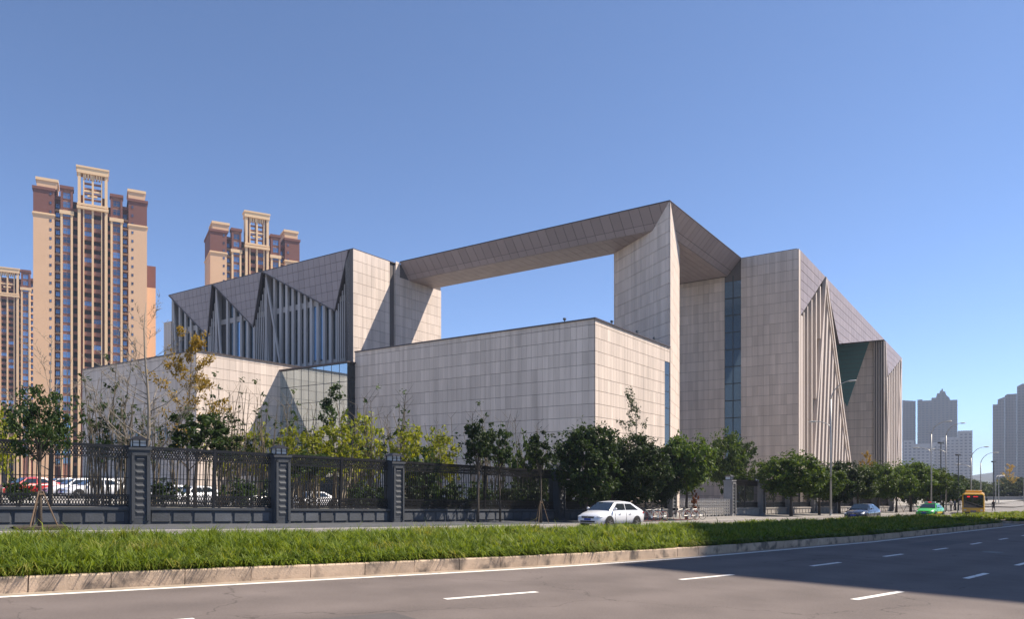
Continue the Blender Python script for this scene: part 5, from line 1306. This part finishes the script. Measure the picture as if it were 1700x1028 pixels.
        MB().ellip((c['st'][1][0]+0.06, sg*(c['st'][1][2]-0.13), c['st'][1][1]-0.14), (0.12, 0.15, 0.09), 12, 8).build('tail_light', 'lamp_red', t, smooth=True)
        for wx in (c['L']*0.5-0.86, -c['L']*0.5+0.86):
            MB().lathe([(0.385, -0.015), (0.385, 0.015)], 'y', 22, (wx, sg*0.886, 0.33)).build('wheel_arch', 'black_plastic', t)
            o = thing('wheel', None, None); o.parent = t; o.location = (wx, sg*0.812, 0.32)
            if sg > 0: o.rotation_euler = (0, 0, math.pi)
            link('tyre', WH[0], o); link('rim', WH[1], o)
    ex = c['L']/2
    MB().box(ex-0.16, ex-0.005, -0.42, 0.42, 0.56, 0.66).build('grille', 'black_plastic', t)
    for k in range(3): MB().box(ex-0.02, ex+0.012, -0.40, 0.40, 0.575+k*0.03, 0.582+k*0.03).build('grille_bar', 'chrome', t)
    MB().box(ex-0.20, ex+0.002, -0.5, 0.5, 0.33, 0.42).build('intake', 'black_plastic', t)
    MB().box(ex-0.02, ex+0.025, -0.22, 0.22, 0.44, 0.55).build('number_plate', 'plate_blue', t)
    MB().lathe([(0.05, 0), (0.05, 0.02)], 'x', 12, (ex+0.005, 0, 0.64)).build('emblem', 'chrome', t)
    if taxi:
        s_ = MB().box(-0.16, 0.16, -0.48, 0.48, H+0.03, H+0.20).build('roof_sign', 'lantern_white', t)
        MB().box(0.161, 0.17, -0.16, 0.16, H+0.07, H+0.17).build('sign_lamp', 'led_red', s_); MB().box(-0.2, 0.2, -0.52, 0.52, H+0.02, H+0.045).build('sign_base', 'black_plastic', s_)
        MB().box(-0.9, 0.9, -0.905, -0.895, 0.45, 0.6).box(-0.9, 0.9, 0.895, 0.905, 0.45, 0.6).build('side_stripe', 'paint_yellow', t)
    return t
def lane_car(pxx, n, kind, paint, label, turn=0.0, **k):
    s, x, y = at_n(pxx, n); x, y, s = float(x), float(y), float(s); a = math.pi/2-hd(s)+math.pi+turn
    sl_ = (gq(*sn(s-2, n))-gq(*sn(s+2, n)))/4.0
    return car(kind, paint, label, x, y, a, LANE+0.002, lean=math.atan(-sl_)*1.0, **k)
wc = lane_car(1016, 13.2, 'hatch', 'paint_white', 'white hatchback standing in the side lane behind the grass')
# its rear door, swung out towards the sidewalk side
lane_car(1432, 10.3, 'sedan', 'paint_navy', 'dark navy sedan driving in the side lane')
lane_car(1544, 9.9, 'sedan', 'paint_green', 'green taxi with a lit roof sign in the side lane', taxi=True, name='taxi')
for (p, Y, paint, kind, a, lab) in ((48, 57, 'paint_red', 'sedan', 2.2, 'red car parked behind the fence under the leafy tree'), (100, 60, 'paint_silver', 'sedan', 2.3, 'silver car parked beside the red one behind the fence'),
        (128, 58, 'paint_white', 'sedan', 2.25, 'white sedan parked next to the silver car behind the fence'), (160, 54, 'paint_white', 'sedan', 2.3, 'white sedan parked behind the fence beside the black one'),
        (190, 56, 'paint_white', 'hatch', 2.2, 'white hatchback parked behind the fence near the pillar of the bare tree'),
        (286, 58, 'paint_white', 'sedan', 2.3, 'white sedan parked behind the fence below the golden tree'), (322, 58, 'paint_white', 'hatch', 2.2, 'white hatchback parked behind the dark bushy tree'),
        (432, 62, 'paint_silver', 'sedan', 2.3, 'silver sedan parked behind the fence by the yellow shrubs'), (516, 62, 'paint_white', 'sedan', 2.2, 'white sedan parked behind the fence before the lobby'),
        (245, 70, 'paint_black', 'sedan', 2.2, 'black sedan parked farther back in the museum car park')):
    car(kind, paint, lab, px(p, Y), Y, -a, 0, 'cars parked behind the fence')

# bus
s, x, y = at_n(1617, 12.0); x, y, s = float(x), float(y), float(s)
bus = thing('bus', 'yellow city bus with a dark windscreen coming down the side lane', 'bus', (x, y, gq(x, y)+LANE), math.pi/2-hd(s)+math.pi+R(11))
prof = [(-1.22, 0.32), (-1.25, 0.5), (-1.25, 2.3), (-1.18, 2.72), (-1.0, 2.85), (1.0, 2.85), (1.18, 2.72), (1.25, 2.3), (1.25, 0.5), (1.22, 0.32)]
loft(MB(), [[(xx, yy*k, 0.32+(zz-0.32)*kz) for yy, zz in prof] for xx, k, kz in ((-5.2, .95, .97), (-5.05, 1, 1), (4.9, 1, 1), (5.12, .98, .985), (5.2, .93, .95))]).build('body', 'paint_yellow', bus)
MB().prism([(5.17, -1.08, 0.95), (5.17, 1.08, 0.95), (5.19, 1.08, 2.60), (5.19, -1.08, 2.60)], (0.06, 0, 0)).build('windscreen', 'car_glass', bus)
ds_ = MB().box(5.2, 5.27, -0.95, 0.95, 2.22, 2.55).build('destination_sign', 'black_plastic', bus)
MB().box(5.271, 5.28, -0.68, -0.36, 2.31, 2.46).box(5.271, 5.28, 0.0, 0.52, 2.34, 2.43).build('sign_lettering', 'led_red', ds_)
MB().box(-3.5, 3.8, -0.9, 0.9, 2.85, 3.15).box(3.8, 4.2, -0.8, 0.8, 2.85, 3.02).build('roof_unit', 'paint_yellow', bus)
MB().box(5.15, 5.24, -1.1, 1.1, 0.32, 0.42).build('bumper', 'black_plastic', bus)
for sg in (-1, 1):
    MB().ellip((5.17, sg*0.9, 0.66), (0.06, 0.2, 0.09)).build('headlight', 'lamp_clear', bus, smooth=True)
    MB().tube([(5.1, sg*1.2, 2.5), (5.4, sg*1.42, 2.45), (5.42, sg*1.45, 2.2)], 0.03, 6).box(5.38, 5.46, sg*1.45-0.1, sg*1.45+0.1, 1.85, 2.2).build('mirror', 'black_plastic', bus)
    for k in range(6): MB().box(-4.6+k*1.55, -3.2+k*1.55, sg*1.245-0.01, sg*1.245+0.01, 1.25, 2.3).build('side_window', 'car_glass', bus)
    for wx in (3.4, -2.8):
        o = thing('wheel', None, None); o.parent = bus; o.location = (wx, sg*1.10, 0.48)
        if sg > 0: o.rotation_euler = (0, 0, math.pi)
        link('tyre', WHB[0], o); link('rim', WHB[1], o)
MB().box(5.21, 5.25, -0.3, 0.3, 0.46, 0.58).build('number_plate', 'plate_blue', bus)

# bicycles by the gate
def bicycle(x, y, rotz, label, frm):
    t = thing('bicycle', label, 'bicycle', (x, y, gq(x, y)+WALK), rotz, 'bicycles parked by the gate')
    t.rotation_euler = (R(6), 0, rotz)
    for wx in (-0.52, 0.52):
        wl_ = thing('wheel', None, None); wl_.parent = t; wl_.location = (wx, 0, 0.34)
        MB().tube([(0.32*math.cos(a), 0, 0.32*math.sin(a)) for a in np.linspace(0, 2*math.pi, 25)], 0.015, 6, caps=False).build('tyre', 'bike_red' if frm == 'bike_frame' else 'rubber', wl_)
        sp = MB()
        for k in range(10): a = math.pi*k/5; sp.tube([(0, 0, 0), (0.31*math.cos(a), 0, 0.31*math.sin(a))], 0.004, 3)
        sp.build('spokes', 'steel', wl_)
    f = MB(); A, B, C, D = (-0.52, 0, 0.34), (-0.08, 0, 0.32), (-0.22, 0, 0.82), (0.36, 0, 0.86)
    for a, b in ((A, B), (A, C), (B, C), (B, D), (C, (0.34, 0, 0.78)), (D, (0.52, 0, 0.34))): f.tube([a, b], 0.02, 6)
    f.build('frame', frm, t)
    MB().tube([D, (0.34, 0, 1.0), (0.36, 0.12, 1.03), (0.26, 0.28, 1.02)], 0.013, 6).tube([(0.34, 0, 1.0), (0.36, -0.12, 1.03), (0.26, -0.28, 1.02)], 0.013, 6).build('handlebar', 'black_plastic', t)
    MB().ellip((-0.26, 0, 0.92), (0.14, 0.08, 0.035)).tube([C, (-0.25, 0, 0.9)], 0.014, 6).build('saddle', 'black_plastic', t)
    MB().box(0.42, 0.70, -0.14, 0.14, 0.72, 0.90).build('basket', 'black_plastic', t)
    MB().lathe([(0.09, -0.01), (0.09, 0.01)], 'y', 12, (-0.08, 0.03, 0.32)).build('crank', 'steel', t)
for i, (p, n, a, frm) in enumerate(((1082, 15.9, 0.5, 'bike_frame'), (1089, 15.9, 0.55, 'bike_frame'), (1096, 15.95, 0.42, 'paint_silver'), (1132, 16.0, 0.35, 'bike_frame'), (1146, 16.0, 0.5, 'bike_frame'), (1156, 16.0, 0.45, 'paint_silver'))):
    s, x, y = at_n(p, n)
    lab = ('pale bicycle with red wheels behind the white hatchback', 'pale bicycle with red wheels behind the white hatchback', 'silver bicycle outermost behind the white hatchback',
           'pale bicycle with red wheels under the sunlit tree', 'pale bicycle with red wheels before the folding gate', 'silver bicycle before the folding gate')[i]
    bicycle(float(x), float(y), math.pi/2-hd(float(s))-a+math.pi, lab, frm)

# people waiting near the bus: one continuous body each
def person(x, y, rotz, shirt, trousers, label, stride=0.16, arm=0.1, h=1.68):
    z = gq(x, y)+WALK; t = thing('person', label, 'person', (x, y, z), rotz, 'people walking by the bus')
    k = h/1.70
    V_ = [(0,0,.95),(0,0,1.18),(0,0,1.40),(0,0,1.50),(0,0,1.60),(0,0,1.70),
          (.10,0,.90),(.11,stride*.5,.50),(.11,-stride*.2+stride*.5,.08),(.11,stride*.5+.12,.04),
          (-.10,0,.90),(-.11,-stride*.4,.50),(-.11,-stride,.08),(-.11,-stride+.12,.04),
          (.19,0,1.38),(.25,-arm*.6,1.12),(.25,arm*.4,.88),(.25,arm*.6,.78),(-.19,0,1.38),(-.25,arm*.6,1.12),(-.25,arm*1.2,.90),(-.25,arm*1.4,.80)]
    E = [(0,1),(1,2),(2,3),(3,4),(4,5),(0,6),(6,7),(7,8),(8,9),(0,10),(10,11),(11,12),(12,13),(2,14),(14,15),(15,16),(16,17),(2,18),(18,19),(19,20),(20,21)]
    Rr = [.14,.13,.15,.055,.095,.07,.09,.065,.045,.04,.09,.065,.045,.04,.06,.045,.037,.035,.06,.045,.037,.035]
    me = bpy.data.meshes.new('body'); me.from_pydata([(a*k, b*k, c*k) for a, b, c in V_], E, [])
    o = link('body', me, t); md = o.modifiers.new('skin', 'SKIN'); o.modifiers.new('sub', 'SUBSURF').levels = 1
    sk = me.skin_vertices[0].data
    for i, r in enumerate(Rr): sk[i].radius = (r*k, r*k*0.8)
    sk[0].use_root = True
    me.materials.append(MATS['person_'+shirt+trousers]); return t
def person_mat(nm, shirt, trousers):
    m = mat(nm, (0.3, 0.3, 0.3), 0.85); t_ = m.node_tree; p = t_.nodes['Principled BSDF']; tc = t_.nodes.new('ShaderNodeTexCoord'); sp = t_.nodes.new('ShaderNodeSeparateXYZ'); t_.links.new(tc.outputs['Object'], sp.inputs[0])
    cr = t_.nodes.new('ShaderNodeValToRGB'); cr.color_ramp.interpolation = 'CONSTANT'; mr = t_.nodes.new('ShaderNodeMath'); mr.operation = 'DIVIDE'; mr.inputs[1].default_value = 1.8
    t_.links.new(sp.outputs['Z'], mr.inputs[0]); t_.links.new(mr.outputs[0], cr.inputs[0]); e = cr.color_ramp.elements
    e[0].position = 0; e[0].color = (0.02, 0.02, 0.02, 1); e[1].position = 0.05; e[1].color = (*trousers, 1)
    for pos, c_ in ((0.53, shirt), (0.82, (0.42, 0.25, 0.18)), (0.925, (0.02, 0.015, 0.012))):
        q = e.new(pos); q.color = (*c_, 1)
    t_.links.new(cr.outputs[0], p.inputs['Base Color'])
person_mat('person_wd', (0.65, 0.63, 0.62), (0.03, 0.03, 0.04)); person_mat('person_bd', (0.05, 0.07, 0.14), (0.02, 0.02, 0.03)); person_mat('person_pw', (0.45, 0.25, 0.25), (0.5, 0.48, 0.46))
for i, (p, n, st, lab) in enumerate(((1579, 15.9, 'wd', 'person in a white shirt and dark trousers beside the taxi'), (1585, 16.4, 'bd', 'person in dark blue clothes walking near the bus'),
        (1594, 16.1, 'wd', 'person in a white shirt walking close to the bus'), (1599, 16.6, 'pw', 'person in a pink top and pale trousers beside the bus'))):
    s, x, y = at_n(p, n); person(float(x), float(y), i*1.3, st[0], st[1], lab, 0.14+0.05*i)
s, x, y = at_n(1649, 9); x, y = float(x), float(y)
person_mat('person_dd', (0.03, 0.03, 0.035), (0.02, 0.02, 0.03)); 
p_ = person(x*1.12, y*1.12, 2.0, 'd', 'd', 'person in dark clothes crossing the road beyond the bus', 0.2)
p_['group'] = 'people on the road'
# low wall and kerb closing the crossing
x0, x1 = px(1625, 190), px(1760, 190)
w_ = thing('low_wall', 'long low wall along the far side of the crossing', 'wall', (x0, 188, gz(x0, 188)), 0.05)
MB().box(0, x1-x0, 0, 0.5, -0.8, 0.75).build('wall', 'grey_granite', w_); MB().box(-0.05, x1-x0+0.05, -0.06, 0.56, 0.75, 0.85).build('coping', 'grey_granite', w_)
# post on the median by the bus
s, x, y = at_n(1590, 8.0); x, y = float(x), float(y)
t = thing('marker_post', 'thin dark post at the median edge before the bus', 'post', (x, y, gq(x, y)+0.05)); MB().tube([(0, 0, 0), (0, 0, 1.1)], [0.05, 0.04], 8).box(-0.06, 0.06, -0.06, 0.06, 1.1, 1.18).build('post', 'pole_dark', t)

# ------------------------------------------------------------------ air
hz = MB().box(-2450, 2450, -720, 2450, -12, 122).build('haze', 'ground')
hm = bpy.data.materials.new('haze'); hm.use_nodes = True; hn = hm.node_tree; hn.nodes.clear()
ho = hn.nodes.new('ShaderNodeOutputMaterial'); pv_ = hn.nodes.new('ShaderNodeVolumePrincipled')
pv_.inputs['Color'].default_value = (0.46, 0.54, 0.68, 1); pv_.inputs['Density'].default_value = 0.00034; pv_.inputs['Anisotropy'].default_value = 0.2
hn.links.new(pv_.outputs[0], ho.inputs['Volume']); hz.data.materials.clear(); hz.data.materials.append(hm)
tag(hz, 'thin blue-grey haze over the whole scene', 'haze', kind='stuff')
